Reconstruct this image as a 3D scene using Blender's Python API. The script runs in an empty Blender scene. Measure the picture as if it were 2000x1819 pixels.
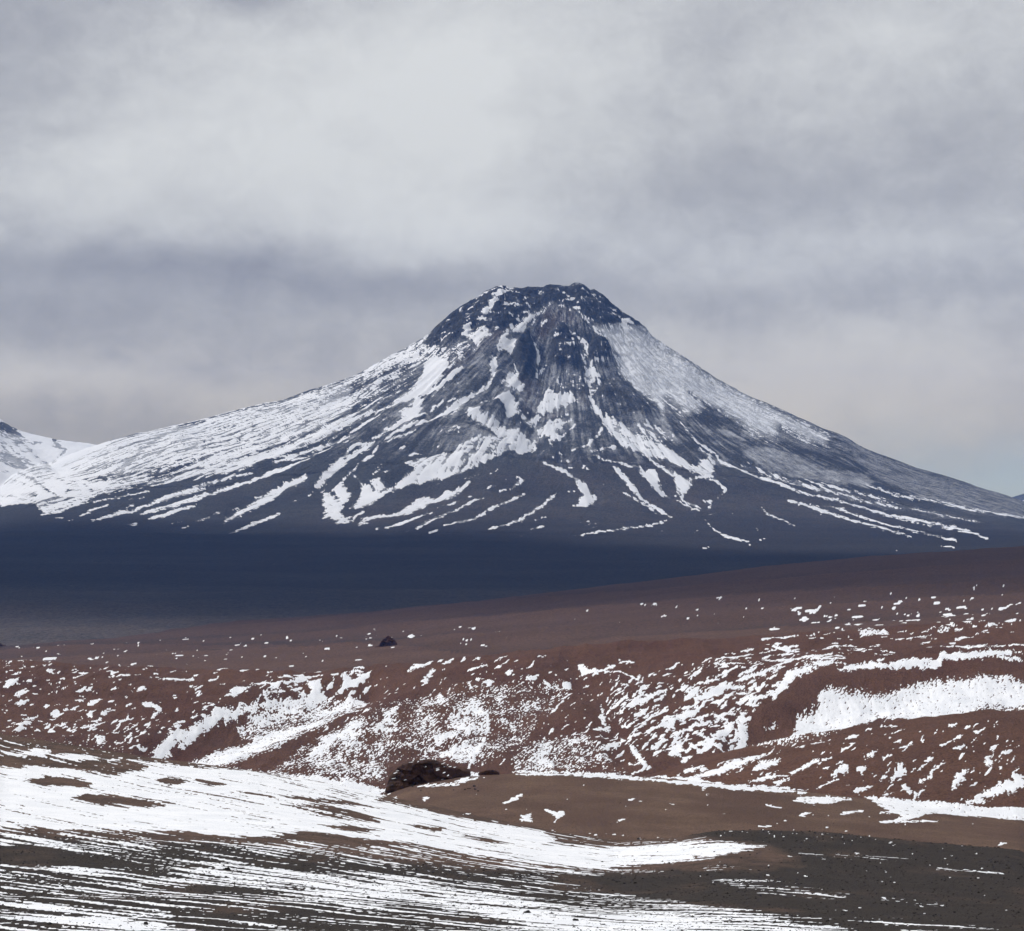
import bpy, math, random
import numpy as np

# ------------------------------------------------------------------ camera, sky, sun, exposure
scene = bpy.context.scene
COL = scene.collection
F, CX, CY = 5671.0, 1000.0, 990.0        # focal length, optical axis and eye level in photo pixels

cam_data = bpy.data.cameras.new('camera')
cam_data.sensor_width = 36.0
cam_data.lens = 36.0 * F / 2000.0
cam_data.shift_y = (CY - 909.5) / 2000.0
cam_data.clip_start = 0.5
cam_data.clip_end = 120000.0
cam = bpy.data.objects.new('camera', cam_data)
cam.rotation_euler = (math.radians(90), 0, 0)
COL.objects.link(cam)
scene.camera = cam

SUN_AZ, SUN_EL, SUN_POWER = math.radians(-62), math.radians(47), 2.9   # azimuth left of the view direction
sun_data = bpy.data.lights.new('sun', 'SUN')
sun_data.energy = SUN_POWER
sun_data.angle = math.radians(8.0)
sun_data.color = (1.0, 0.965, 0.92)
sun = bpy.data.objects.new('sun', sun_data)
sdir = np.array([math.cos(SUN_EL) * math.sin(SUN_AZ), math.cos(SUN_EL) * math.cos(SUN_AZ), math.sin(SUN_EL)])
from mathutils import Vector
sun.rotation_euler = Vector(tuple(sdir)).to_track_quat('Z', 'Y').to_euler()
sun.location = (-2000, 3000, 4000)
COL.objects.link(sun)

scene.view_settings.view_transform = 'Standard'
scene.view_settings.look = 'None'
scene.view_settings.exposure = 0.0
scene.view_settings.gamma = 1.0
scene.view_settings.use_curve_mapping = False
scene.cycles.use_denoising = True
try:
    scene.cycles.denoiser = 'OPENIMAGEDENOISE'
    scene.cycles.denoising_input_passes = 'RGB_ALBEDO_NORMAL'
    scene.cycles.denoising_prefilter = 'ACCURATE'
except Exception:
    pass
scene.cycles.max_bounces = 3
scene.cycles.diffuse_bounces = 2
scene.cycles.volume_bounces = 0
scene.cycles.use_adaptive_sampling = True
scene.cycles.adaptive_threshold = 0.04
scene.cycles.adaptive_min_samples = 24


class NT:
    """small helper to chain shader nodes"""
    def __init__(self, tree):
        self.t = tree
        tree.nodes.clear()

    def n(self, kind, **kw):
        nd = self.t.nodes.new(kind)
        for k, v in kw.items():
            setattr(nd, k, v)
        return nd

    def set(self, sock, v):
        if isinstance(v, bpy.types.NodeSocket):
            self.t.links.new(v, sock)
        elif v is not None:
            if sock.type in ('RGBA',) and len(v) == 3:
                v = (*v, 1.0)
            sock.default_value = v

    def m(self, op, a, b=None, c=None, clamp=False):
        nd = self.n('ShaderNodeMath', operation=op, use_clamp=clamp)
        for i, v in enumerate((a, b, c)):
            if v is not None:
                self.set(nd.inputs[i], v)
        return nd.outputs[0]

    def ramp(self, v, lo, hi, a=0.0, b=1.0):
        nd = self.n('ShaderNodeMapRange', interpolation_type='SMOOTHSTEP')
        for i, q in enumerate((v, lo, hi, a, b)):
            self.set(nd.inputs[i], q)
        return nd.outputs[0]

    def mix(self, f, a, b):
        nd = self.n('ShaderNodeMix', data_type='RGBA')
        self.set(nd.inputs['Factor'], f)
        self.set(nd.inputs[6], a)
        self.set(nd.inputs[7], b)
        return nd.outputs[2]

    def noise(self, vec, scale, detail=6.0, rough=0.55, dist=0.0, dim='3D'):
        nd = self.n('ShaderNodeTexNoise', noise_dimensions=dim)
        self.set(nd.inputs['Vector'], vec)
        nd.inputs['Scale'].default_value = scale
        nd.inputs['Detail'].default_value = detail
        nd.inputs['Roughness'].default_value = rough
        nd.inputs['Distortion'].default_value = dist
        return nd.outputs[0]

    def xyz(self, x, y, z):
        nd = self.n('ShaderNodeCombineXYZ')
        for i, v in enumerate((x, y, z)):
            self.set(nd.inputs[i], v)
        return nd.outputs[0]


# the sky: clear Nishita air behind a nearly closed deck of grey stratus, laid out by compass direction and height
world = bpy.data.worlds.new('World')
scene.world = world
world.use_nodes = True
w = NT(world.node_tree)
world.cycles.sampling_method = 'MANUAL'
world.cycles.sample_map_resolution = 256
tc = w.n('ShaderNodeTexCoord')
sep = w.n('ShaderNodeSeparateXYZ')
w.set(sep.inputs[0], tc.outputs['Generated'])
az = w.m('ARCTAN2', sep.outputs[0], sep.outputs[1])
el = w.m('ARCSINE', sep.outputs[2])
U = w.m('MULTIPLY', az, F)                 # 1 unit = the angle of one photo pixel
V = w.m('MULTIPLY', el, F)
pv = w.xyz(w.m('MULTIPLY', U, 1 / 330.0), w.m('MULTIPLY', V, 1 / 230.0), 3.7)
wa = w.noise(pv, 1.0, 6, 0.58)
wb = w.noise(w.xyz(w.m('MULTIPLY', U, 1 / 400.0), w.m('MULTIPLY', V, 1 / 240.0), 11.3), 1.0, 5, 0.55)
Uw = w.m('ADD', U, w.m('MULTIPLY', w.m('SUBTRACT', wa, 0.5), 300.0))
Vw = w.m('ADD', V, w.m('MULTIPLY', w.m('SUBTRACT', wb, 0.5), 200.0))
CLOUDS = [  # banks (x, y, half width, half height, lightness) in photo pixels, i.e. directions
    (430, 260, 420, 180, .26), (780, 120, 330, 110, .26), (930, 330, 300, 150, .30), (1080, 120, 260, 110, .16),
    (1640, 90, 150, 55, .16), (1850, 130, 240, 90, .10), (100, 340, 240, 60, .26), (1640, 750, 500, 105, .50), (150, 735, 380, 45, .42),
    (720, 430, 220, 60, .14), (480, 790, 220, 40, .12), (1800, 470, 220, 50, .10), (1350, 480, 260, 40, .10),
    (10, 80, 200, 190, -.42), (470, -5, 105, 42, -.55), (240, 90, 110, 80, -.16), (1560, 380, 400, 70, -.26), (1420, 70, 130, 60, -.16),
    (260, 520, 520, 62, -.44), (840, 545, 380, 42, -.30), (1700, 590, 520, 45, -.28), (150, 630, 480, 50, -.26), (60, 850, 330, 40, -.18),
    (1300, 300, 260, 120, -.10), (1950, 250, 160, 130, -.12),
]
tot = None
for (bx, by, rx, ry, wt) in CLOUDS:
    dx = w.m('MULTIPLY', w.m('SUBTRACT', Uw, bx - CX), 1.0 / rx)
    dy = w.m('MULTIPLY', w.m('SUBTRACT', Vw, CY - by), 1.0 / ry)
    r2 = w.m('ADD', w.m('MULTIPLY', dx, dx), w.m('MULTIPLY', dy, dy))
    g = w.m('MULTIPLY', w.m('POWER', 2.718, w.m('MULTIPLY', r2, -0.8)), wt)
    tot = g if tot is None else w.m('ADD', tot, g)
big = w.noise(w.xyz(w.m('MULTIPLY', U, 1 / 900.0), w.m('MULTIPLY', V, 1 / 330.0), 1.0), 1.0, 3, 0.5)
fine = w.noise(w.xyz(w.m('MULTIPLY', U, 1 / 230.0), w.m('MULTIPLY', V, 1 / 150.0), 6.0), 1.0, 6, 0.60)
wisp = w.noise(w.xyz(w.m('MULTIPLY', U, 1 / 120.0), w.m('MULTIPLY', V, 1 / 100.0), 9.0), 1.0, 6, 0.60, 0.9)
mm = w.m('ADD', tot, 0.56)
mm = w.m('ADD', mm, w.m('MULTIPLY', w.m('SUBTRACT', big, 0.5), 0.34))
mm = w.m('ADD', mm, w.m('MULTIPLY', w.m('SUBTRACT', fine, 0.5), 0.50))
puff = w.noise(w.xyz(w.m('MULTIPLY', U, 1 / 62.0), w.m('MULTIPLY', V, 1 / 46.0), 2.2), 1.0, 4, 0.6, 0.5)
edge = w.m('SUBTRACT', 1.0, w.m('ABSOLUTE', w.m('SUBTRACT', w.m('MULTIPLY', mm, 2.0), 1.1)), clamp=True)
mm = w.m('ADD', mm, w.m('MULTIPLY', w.m('MULTIPLY', w.m('SUBTRACT', puff, 0.5), edge), 0.50))
mm = w.m('ADD', mm, w.m('MULTIPLY', w.m('SUBTRACT', wisp, 0.5), 0.36), clamp=True)
lowf = w.ramp(V, 80.0, 520.0, 1.0, 0.0)
dark = w.mix(lowf, (0.345, 0.357, 0.400), (0.405, 0.385, 0.335))
lite = w.mix(lowf, (0.760, 0.775, 0.770), (0.795, 0.715, 0.555))
cloud = w.mix(mm, dark, lite)
sky = w.n('ShaderNodeTexSky', sky_type='NISHITA', sun_disc=False)
sky.sun_elevation = SUN_EL
sky.sun_rotation = SUN_AZ
sky.altitude = 4300
sky.air_density = 1.0
sky.dust_density = 1.0
bgs = w.n('ShaderNodeBackground')
w.set(bgs.inputs[0], sky.outputs[0])
bgs.inputs[1].default_value = 0.085
bgc = w.n('ShaderNodeBackground')
w.set(bgc.inputs[0], cloud)
bgc.inputs[1].default_value = 1.0
gx = w.m('MULTIPLY', w.m('SUBTRACT', Uw, 1130.0), 1 / 430.0)
gy = w.m('MULTIPLY', w.m('SUBTRACT', Vw, 40.0), 1 / 80.0)
gap = w.m('POWER', 2.718, w.m('MULTIPLY', w.m('ADD', w.m('MULTIPLY', gx, gx), w.m('MULTIPLY', gy, gy)), -0.7))
gap = w.m('MULTIPLY', gap, 0.85, clamp=True)
mixs = w.n('ShaderNodeMixShader')
w.set(mixs.inputs[0], gap)
w.t.links.new(bgc.outputs[0], mixs.inputs[1])
w.t.links.new(bgs.outputs[0], mixs.inputs[2])
wo = w.n('ShaderNodeOutputWorld')
w.t.links.new(mixs.outputs[0], wo.inputs[0])

# ------------------------------------------------------------------ noise
_rng = np.random.RandomState(7)
_perm = np.concatenate([_rng.permutation(256)] * 3)
_ang = _rng.rand(256) * 2 * np.pi
_gx, _gy = np.cos(_ang).astype(np.float32), np.sin(_ang).astype(np.float32)


def perlin(x, y, seed=0):
    x = np.asarray(x, np.float32) + seed * 17.13
    y = np.asarray(y, np.float32) + seed * 9.71
    xi, yi = np.floor(x), np.floor(y)
    fx, fy = x - xi, y - yi
    xi = xi.astype(np.int32) & 255
    yi = yi.astype(np.int32) & 255
    a, b = _perm[xi], _perm[xi + 1]
    h00, h10, h01, h11 = _perm[a + yi], _perm[b + yi], _perm[a + yi + 1], _perm[b + yi + 1]
    u = fx * fx * fx * (fx * (fx * 6 - 15) + 10)
    v = fy * fy * fy * (fy * (fy * 6 - 15) + 10)
    n00 = _gx[h00] * fx + _gy[h00] * fy
    n10 = _gx[h10] * (fx - 1) + _gy[h10] * fy
    n01 = _gx[h01] * fx + _gy[h01] * (fy - 1)
    n11 = _gx[h11] * (fx - 1) + _gy[h11] * (fy - 1)
    p = n00 + u * (n10 - n00)
    q = n01 + u * (n11 - n01)
    return (p + v * (q - p)) * 1.45


def fbm(x, y, oct=4, seed=0, gain=0.5, ridged=False):
    t = np.zeros(np.broadcast(x, y).shape, np.float32)
    a, f, s = 1.0, 1.0, 0.0
    for o in range(oct):
        n = perlin(x * f, y * f, seed + o * 3)
        t += a * ((1 - 2 * np.abs(n)) if ridged else n)
        s += a
        a *= gain
        f *= 2.03
    return t / s


def unit(n):
    return (n - n.mean()) / (n.std() + 1e-6)


def sstep(a, b, v):
    t = np.clip((v - a) / (b - a), 0, 1)
    return t * t * (3 - 2 * t)


# ------------------------------------------------------------------ maps of what lies where (surveyed from the photograph)
MW, MH = 2000, 1340          # canvas covers photo x 0..2000, y 540..1880
MY0 = 540


class Canvas:
    def __init__(self, v=0.0):
        self.a = np.full((MH, MW), v, np.float32)

    def _win(self, pts, m):
        x0 = int(max(0, pts[:, 0].min() - m)); x1 = int(min(MW, pts[:, 0].max() + m + 1))
        y0 = int(max(0, pts[:, 1].min() - m)); y1 = int(min(MH, pts[:, 1].max() + m + 1))
        if x1 <= x0 or y1 <= y0:
            return None
        yy, xx = np.mgrid[y0:y1, x0:x1]
        return (slice(y0, y1), slice(x0, x1)), xx.astype(np.float32), yy.astype(np.float32)

    def _put(self, win, mask, val, add):
        a = self.a[win]
        if add:
            a += mask * val
        else:
            a += mask * (val - a)

    def line(self, pts, w, val, soft=2.6, add=False, taper=True):
        pts = np.array(pts, np.float32); pts[:, 1] -= MY0
        ws = np.full(len(pts), w, np.float32) if np.isscalar(w) else np.array(w, np.float32)
        soft = max(soft, .95 * float(ws.max())) if soft < 8 else soft
        r = self._win(pts, ws.max() + soft + 1)
        if r is None:
            return
        win, xx, yy = r
        best = np.full(xx.shape, -1e9, np.float32)
        if taper and not add:                      # a stroke thins towards its ends and swells and pinches on the way
            ws = ws.copy()
            ws[0] *= .5; ws[-1] *= .5
            mod = 1 + .75 * perlin(xx / 15, yy / 9, 5) + .5 * perlin(xx / 6, yy / 4, 9)
        else:
            mod = 1.0
        for i in range(len(pts) - 1):
            ax, ay = pts[i]; bx, by = pts[i + 1]
            dx, dy = bx - ax, by - ay
            L = dx * dx + dy * dy + 1e-6
            t = np.clip(((xx - ax) * dx + (yy - ay) * dy) / L, 0, 1)
            d = np.hypot(xx - ax - t * dx, yy - ay - t * dy)
            np.maximum(best, (ws[i] + t * (ws[i + 1] - ws[i])) * mod - d, out=best)
        self._put(win, sstep(-soft, soft, best), val, add)

    def poly(self, pts, val, soft=2.0, add=False):
        pts = np.array(pts, np.float32); pts[:, 1] -= MY0
        r = self._win(pts, soft + 1)
        if r is None:
            return
        win, xx, yy = r
        ins = np.zeros(xx.shape, bool)
        dist = np.full(xx.shape, 1e9, np.float32)
        n = len(pts)
        for i in range(n):
            ax, ay = pts[i]; bx, by = pts[(i + 1) % n]
            dx, dy = bx - ax, by - ay
            t = np.clip(((xx - ax) * dx + (yy - ay) * dy) / (dx * dx + dy * dy + 1e-6), 0, 1)
            np.minimum(dist, np.hypot(xx - ax - t * dx, yy - ay - t * dy), out=dist)
            if ay != by:
                c = ((ay > yy) != (by > yy)) & (xx < dx * (yy - ay) / dy + ax)
                ins ^= c
        self._put(win, sstep(-soft, soft, np.where(ins, dist, -dist)), val, add)

    def blob(self, x, y, rx, ry, val, ang=0.0, soft=0.35):
        m = max(rx, ry) * 1.5 + 1
        r = self._win(np.array([[x, y - MY0]], np.float32), m)
        if r is None:
            return
        win, xx, yy = r
        c, s = math.cos(ang), math.sin(ang)
        u = ((xx - x) * c + (yy - y + MY0) * s) / rx
        v = (-(xx - x) * s + (yy - y + MY0) * c) / ry
        d = np.hypot(u, v)
        self._put(win, sstep(1 + soft, 1 - soft, d), val, False)

    def sample(self, x, y):
        x = np.clip(x, 0, MW - 1.001); y = np.clip(y - MY0, 0, MH - 1.001)
        xi = x.astype(np.int32); yi = y.astype(np.int32)
        fx = (x - xi).astype(np.float32); fy = (y - yi).astype(np.float32)
        a = self.a
        return ((a[yi, xi] * (1 - fx) + a[yi, xi + 1] * fx) * (1 - fy) +
                (a[yi + 1, xi] * (1 - fx) + a[yi + 1, xi + 1] * fx) * fy)


SNOW, DUST, TINT, CRAG, LIFT = Canvas(0.0), Canvas(0.0), Canvas(0.0), Canvas(0.0), Canvas(0.0)
TILE = {'P': (0, 0, 1), 'ZB': (0, 780, 2.857), 'ZC': (1300, 780, 2.857), 'T1': (800, 540, 4), 'T2': (500, 680, 4.7875),
        'T3': (600, 860, 4), 'T4': (1050, 860, 4), 'T5': (1200, 640, 4), 'T6': (0, 800, 5),
        'M1': (0, 1220, 2.857), 'M2': (600, 1220, 2.857), 'M3': (1300, 1220, 2.857)}
cur = ['P', SNOW]
WS = [1.0, 1.0]            # stroke width and fullness


def use(tile, cv=None):
    cur[0] = tile
    if cv is not None:
        cur[1] = cv


def conv(s):
    ox, oy, k = TILE[cur[0]]
    pts = [(ox + float(a) / k, oy + float(b) / k) for a, b in (p.split(',') for p in s.split())]
    return [(-60 if x < 1 else 2060 if x > 1999 else x, y) for x, y in pts]


def L(s, w, v=1.0, soft=3.4, add=False):
    k = TILE[cur[0]][2]
    f = WS[0] if not add else 1.0
    ww = w / k * f if np.isscalar(w) else [q / k * f for q in w]
    cur[1].line(conv(s), ww, v if add else min(v, WS[1]), soft, add)


def P(s, v=1.0, soft=6.5, add=False):
    cur[1].poly(conv(s), v, soft, add)


def B(*items):
    ox, oy, k = TILE[cur[0]]
    for (x, y, rx, ry) in items:
        x, y, rx, ry = ox + x / k, oy + y / k, rx / k, ry / k      # a patch: a short fat streak that rises to the right
        t = .28 + .1 * math.sin(x * 1.7 + y)
        cur[1].line([(x - rx, y + rx * t), (x - rx * .2, y + ry * .3), (x + rx, y - rx * t)], [ry * .55, ry * .85, ry * .55], 1.0, 1.5)

# ---- snow on the volcano and the white mountain beside it
WS[:] = [.82, .86]
use('P', SNOW)
P('105,925 150,885 200,868 262,850 350,832 455,806 560,781 640,756 760,698 836,658 850,660 800,720 740,770 680,812 600,850 500,890 400,915 300,930 220,948 130,940', .57, 8)
P('0,1000 60,1000 130,985 300,950 450,925 600,882 700,835 690,815 500,890 300,930 100,940 0,960', .60, 8)
P('0,770 60,825 190,858 215,866 130,935 220,945 130,985 0,985', .88, 4)
use('T6')
P('0,60 100,170 250,330 340,430 500,550 550,665 400,720 250,640 0,560', .47, 6)
P('330,420 500,330 650,400 900,360 950,360 700,470 600,530 560,660 500,540', 1, 5)
L('340,330 520,370 640,405 610,450 510,530', 11, .0)
L('500,410 520,470', 14, .35)
L('0,600 150,650 350,720 550,840', 12, .05)
L('0,660 200,720 300,760', 6, .2)
P('210,840 310,800 360,840 340,850', .05)
L('560,690 700,700 800,720 900,800', 8, .2)
L('650,820 680,790 800,800', 11, .2)
P('590,690 780,720 740,760 650,740', .35)
L('0,740 100,720 160,740', 10, .4)
L('0,830 150,860 260,890', 8, .3)
P('280,880 560,850 900,870 600,990 400,1030 300,960', .52, 3)
P('0,985 150,935 300,910 420,1000 650,1080 700,1300 0,1300', 0, 2)
P('620,560 700,500 900,410 1050,370 1000,480 880,600 800,640 700,600', .62, 3)
L('800,640 880,590 1000,470 1080,420', 9, .4)
L('1180,640 1220,540 1300,480 1400,390 1500,310 1650,240 2000,130', 19, .1)
L('830,700 950,690 1100,660 1180,645 1210,690', 13, .05)
P('1400,440 1500,390 1560,420 1500,480 1430,490', .45)
P('1750,390 1850,320 1950,290 1960,360 1850,410', .42)
L('1200,660 1500,560 1750,440 2000,330', 9, .25)
L('1300,650 1600,580 1800,500 2000,390', 9, .3)
L('1500,660 1800,560 2000,440', 22, .3)
L('1000,840 1300,760 1600,660 2000,560', 8, .2)
L('940,850 1200,790 1500,740 1800,690 2000,670', 9, .25)
P('940,855 1200,800 1500,750 1800,705 2000,690 2000,1300 600,1300 500,1060 400,1035 700,960', .0, 2)
L('400,1030 600,990 750,930 900,900 1050,880 1250,840 1450,805', [6, 9, 11, 9, 8, 7, 5])
L('780,1050 850,1010 900,980 1000,950 1060,940', 8)
L('660,1080 800,1080', 6, .62)
L('540,1055 620,1060', 5, .5)
L('900,1080 1050,1045 1180,1010 1300,985 1340,960 1420,920 1550,880 1700,830 1850,800 2000,760', [8, 14, 16, 18, 18, 18, 18, 17, 17, 18])
L('1230,950 1300,910', 13)
L('1370,1025 1500,985 1650,930 1800,890 1900,850 2000,810', [6, 14, 16, 18, 19, 20])
L('1520,1000 1700,950 1850,900 2000,860', 9)
L('1450,1070 1580,1050 1700,1000 1800,970 1920,935', 9)
L('1250,1120 1340,1110', 5); L('1690,1110 1800,1090', 6, .62); L('1780,1145 1830,1140', 4)
L('1680,800 1850,760 2000,715', 7, .66)
L('1260,890 1400,855', 6, .9)
use('ZB')
P('620,520 900,470 1200,420 1500,360 1700,300 1900,230 2000,190 2000,420 1760,500 1700,760 1200,800 500,690 620,560', 0, 1.5) if False else None
L('880,550 1000,520 1200,455 1400,405', 8, .9)
L('800,640 950,590 1100,550 1250,500 1400,450 1550,395 1660,360 1820,290', [6, 10, 12, 13, 13, 13, 9, 5])
L('1250,690 1320,640 1450,560 1550,500 1700,425', [7, 18, 24, 18, 8], .95)
L('1280,750 1400,700 1560,640', 6)
L('850,665 1000,620 1090,600', 6)
L('1100,680 1200,640 1330,595', 6, .6)
use('T2')
L('60,545 350,480 600,380 850,300 1000,250', 7, .05)
L('0,610 100,600 200,590 340,580', 26, .4, 3)
L('600,530 720,490 850,440 1000,360 1150,290 1300,200 1450,140', 26, .12, 3)
L('1200,350 1350,300 1450,250', 34, .25, 3)
L('560,450 620,380', 12, .1); L('480,540 700,400 820,310', 6, .25); L('640,490 850,390 990,290', 9, .15)
L('370,785 540,620', 6, .08)
P('900,560 1000,500 1250,380 1500,200 1550,260 1500,380 1250,480 1000,600 900,620', .25, 3)
P('700,830 1000,660 1250,500 1560,260 1915,190 1915,480 1560,480 1100,800 700,960 300,1060 0,1120 0,1080 400,960', .12, 3)
P('1600,130 1700,60 1800,40 1850,80 1780,180 1720,280 1700,340 1620,420 1560,460 1350,520 1250,555 1300,500 1430,430 1500,360 1550,280 1570,180', 1)
L('1915,200 1800,300 1680,400 1560,460', 14, .95)
L('1300,540 1100,610 900,690 700,790 600,830 400,920 200,990', [14, 12, 12, 12, 12, 12, 14], .9)
L('1180,470 1000,590 800,690 600,790 400,870', 10, .85)
L('700,960 540,940 300,1010 0,1060', 9, .75)
L('1150,640 1050,690 900,780 850,830 700,900 560,940', 12, .95)
L('690,950 500,1000 300,1040 150,1060', 6, .75)
P('1520,490 1560,500 1530,600 1470,670 1300,750 1150,820 1085,835 1180,790 1300,710 1390,640 1370,620 1450,560', 1)
L('1750,510 1650,590 1500,660', 14)
L('1915,510 1800,570 1720,640 1550,690 1400,760 1250,840 1170,880', [20, 18, 16, 14, 20, 20, 14])
L('1500,770 1350,840 1180,905', 9); L('1860,480 1780,520', 5); L('1915,580 1760,650', 5, .8)
L('1120,850 1070,890 960,960 880,1000 840,1040', 22)
L('1030,880 940,900 850,980 800,1020', 14, .85)
P('860,1070 800,1100 720,1170 650,1230 590,1300 550,1300 545,1280 600,1220 640,1160 700,1090 790,1010 830,1050', 1)
L('640,1290 660,1250', 6)
L('1130,910 1100,1000 1050,1040 990,1080', 18, .95); L('950,1100 900,1170 860,1200', 13); L('840,1220 800,1270 750,1310', 10)
P('780,1290 830,1300 850,1360 890,1370 850,1440 800,1460 760,1390 720,1340', .95)
P('610,1310 640,1350 700,1370 750,1420 820,1480 800,1560 880,1600 870,1640 780,1640 700,1600 620,1590 660,1540 630,1480 630,1400', .78)
L('880,1600 1000,1530', 20, .5); L('900,1640 950,1560', 10, .6)
L('910,1190 930,1230', 10)
P('950,1240 1000,1290 1060,1310 1100,1340 1210,1350 1170,1400 1060,1480 960,1500 870,1500 950,1450 980,1400 1000,1340', .96)
P('1370,1080 1550,1020 1750,1010 1915,1060 1915,1190 1800,1190 1500,1180 1400,1130', .58, 3)
P('1050,1110 1250,1080 1300,1180 1250,1250 1080,1230 1030,1180', .22, 3)
P('1050,1240 1150,1250 1250,1310 1150,1350 1090,1320', .7)
P('1210,1360 1300,1290 1400,1230 1500,1180 1600,1150 1700,1130 1800,1180 1915,1190 1500,1270', .94)
L('1330,960 1400,930', 14, .6); L('1440,1000 1550,985', 14, .7); L('1690,930 1700,940', 12, .8)
P('1730,820 1800,760 1915,780 1915,860 1800,880', .45, 3)
L('980,1610 1100,1580 1300,1560', 9)
P('1310,1560 1450,1480 1570,1410 1620,1400 1660,1450 1560,1510 1400,1560', .9)
L('480,1390 540,1350', 6, .55); L('330,1460 370,1435', 6, .55)
P('0,1450 150,1330 300,1260 460,1180 480,1195 400,1250 250,1320 170,1400 100,1450 0,1500', .95)
L('0,1640 120,1600 220,1550', 7)
L('300,1040 420,1015 690,945', 6, .7)
L('0,1225 150,1150 350,1090 440,1040', [16, 18, 16, 8], .95)
use('T3')
P('1090,160 1200,80 1350,0 1600,0 1750,60 1680,110 1600,100 1350,210 1250,250 1150,280 1080,230', .62, 3)
P('1290,335 1270,370 1150,460 1080,490 1000,495 990,480 1060,440 1180,390', 1)
L('1220,320 1340,290', 8, .62)
P('980,490 900,530 780,580 700,590 780,530 850,480 930,455', .92)
L('700,585 560,600 420,640', 8); L('480,645 400,665', 7)
L('1490,260 1430,300', 9, .75)
L('1640,330 1690,360 1650,390 1590,420', 12); L('1500,440 1550,430', 4); L('1590,340 1540,360', 8, .55); L('1510,390 1380,430', 7, .58)
L('1280,480 1240,490', 6); L('1210,505 1100,530 980,555', 6, .62)
L('610,685 750,650 970,585', 7)
L('1390,490 1290,525 1200,570 1100,610 1000,650 900,690 850,712', [5, 8, 9, 8, 6, 8, 6]); L('1100,600 1000,635 860,690', 4, .75)
L('1700,465 1600,510 1480,560 1400,590 1380,620 1300,650 1200,670 1080,695', [6, 9, 10, 12, 10, 8, 6, 6])
L('1950,460 1900,500 1820,570 1750,610 1650,660 1540,695 1420,720', [8, 14, 14, 13, 10, 7, 4])
L('1870,635 1780,660', 3); L('1840,700 1750,720', 6, .9); L('1750,740 1630,775', 5); L('1300,800 1330,795', 3, .8)
L('960,740 1020,725', 4); L('770,735 800,725', 4); L('545,690 570,690', 10, .62); L('880,375 1030,345', 4, .55)
use('T1')
P('110,530 300,330 440,230 540,170 720,80 800,100 1000,90 1200,60 1330,50 1400,110 1600,230 1750,340 1880,450 1640,430 1500,400 1400,370 1280,240 1120,190 900,320 800,400 690,430 500,450 380,480 200,540', .17, 4)
L('780,120 700,150 660,200 620,260 560,330', [20, 26, 22, 22, 10], .8)
L('540,180 620,130 720,95', 8, .55)
L('830,190 850,220', 14, .6); L('740,260 750,330', 10, .55); L('900,280 960,230', 10, .6)
L('1180,130 1240,170 1330,220', 8, .6); L('1440,170 1490,230', 12, .5); L('1080,110 1160,110', 8, .5)
P('400,460 460,380 480,440 560,440 640,440 600,500 520,550 470,500', .8)
L('690,420 560,510 480,590 350,700 240,760', 13, .6)
P('40,560 200,540 330,560 420,500 480,560 330,690 200,640 60,700', .42, 3)
L('0,680 110,600 200,560', 16, .75); L('0,720 60,690 150,630', 10, .8)
L('410,725 300,820 150,930', 13, .96)
L('800,400 740,470 690,560', 15, .88)
P('720,500 860,490 830,560 790,610 740,580 690,590', .9)
P('800,420 900,330 1000,290 1050,260 1120,200 1080,250 1000,330 900,420 820,460', .64)
L('1120,200 1180,230 1280,270', 9, .5)
P('640,600 680,640 690,700 650,780 630,760 640,690', 1)
L('650,780 610,850 570,890', 8, .9)
L('570,870 480,940 380,1000 280,1070 180,1110 0,1180', [14, 18, 18, 15, 12, 16], .97)
L('350,965 250,1010', 5, .9)
L('820,680 840,770', 8, .85)
P('790,760 840,750 860,810 910,850 880,900 830,890 780,870 720,900 730,830', .74)
P('560,1010 740,930 790,920 830,980 870,1080 760,1110 740,1020 690,985 600,1010', .9)
P('560,1030 690,995 740,1040 745,1120 650,1140 600,1090', .05)
P('440,1100 470,1040 540,1080 700,1160 850,1200 960,1260 990,1330 870,1400 800,1350 650,1230 550,1170', .74)
P('1030,960 1080,870 1150,930 1280,930 1310,980 1200,1040 1040,1080 1000,1040', .8)
P('860,1080 1000,1050 1040,1080 960,1180 880,1150', .6)
L('1010,800 985,950 930,1080', [12, 30, 30], .12, 3)
P('1010,1190 1080,1150 1160,1100 1230,1090 1250,1140 1160,1220 1180,1260 1130,1300 1080,1250 1020,1250', .85)
P('1170,1100 1230,1090 1250,1130 1190,1160', .15)
L('1090,1290 1110,1340 1120,1360 1050,1390', 8, .97); L('1300,1170 1180,1270 1130,1310', 8, .75)
L('970,1260 980,1330 950,1380', 10, .9); L('800,1370 870,1390 950,1350', 8, .8)
L('960,480 1010,580 1000,660 1000,770', 17, .75); L('1070,680 1020,740', 13, .9)
L('1020,390 1060,350 1140,340', 12, .6); L('1150,360 1210,400', 8, .7)
P('830,560 930,440 960,550 980,620 960,730 900,740 850,680', .07)
P('1110,600 1120,450 1200,400 1290,520 1310,700 1280,740 1150,730 1100,660', .16)
P('1400,600 1450,500 1540,520 1600,620 1540,680 1430,670', .14)
L('1430,680 1560,675', 6, .8)
L('1250,430 1340,500 1390,580 1370,650 1350,720', [14, 28, 26, 24, 18], .6)
L('1280,240 1400,370 1500,480 1600,600 1650,700', 16, .6)
P('1420,370 1520,400 1640,430 1760,410 1880,470 2000,540 2000,1140 1880,980 1760,880 1640,790 1610,640 1550,540', .44, 14)
L('1560,480 1640,580', 12, .2); L('1640,510 1710,570', 10, .2)
P('1640,340 1700,340 1760,420 1650,430', .5)
L('1380,660 1380,760 1410,880 1420,970 1450,1030 1520,1120 1560,1170', [10, 12, 12, 14, 14, 18, 20], .92)
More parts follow.
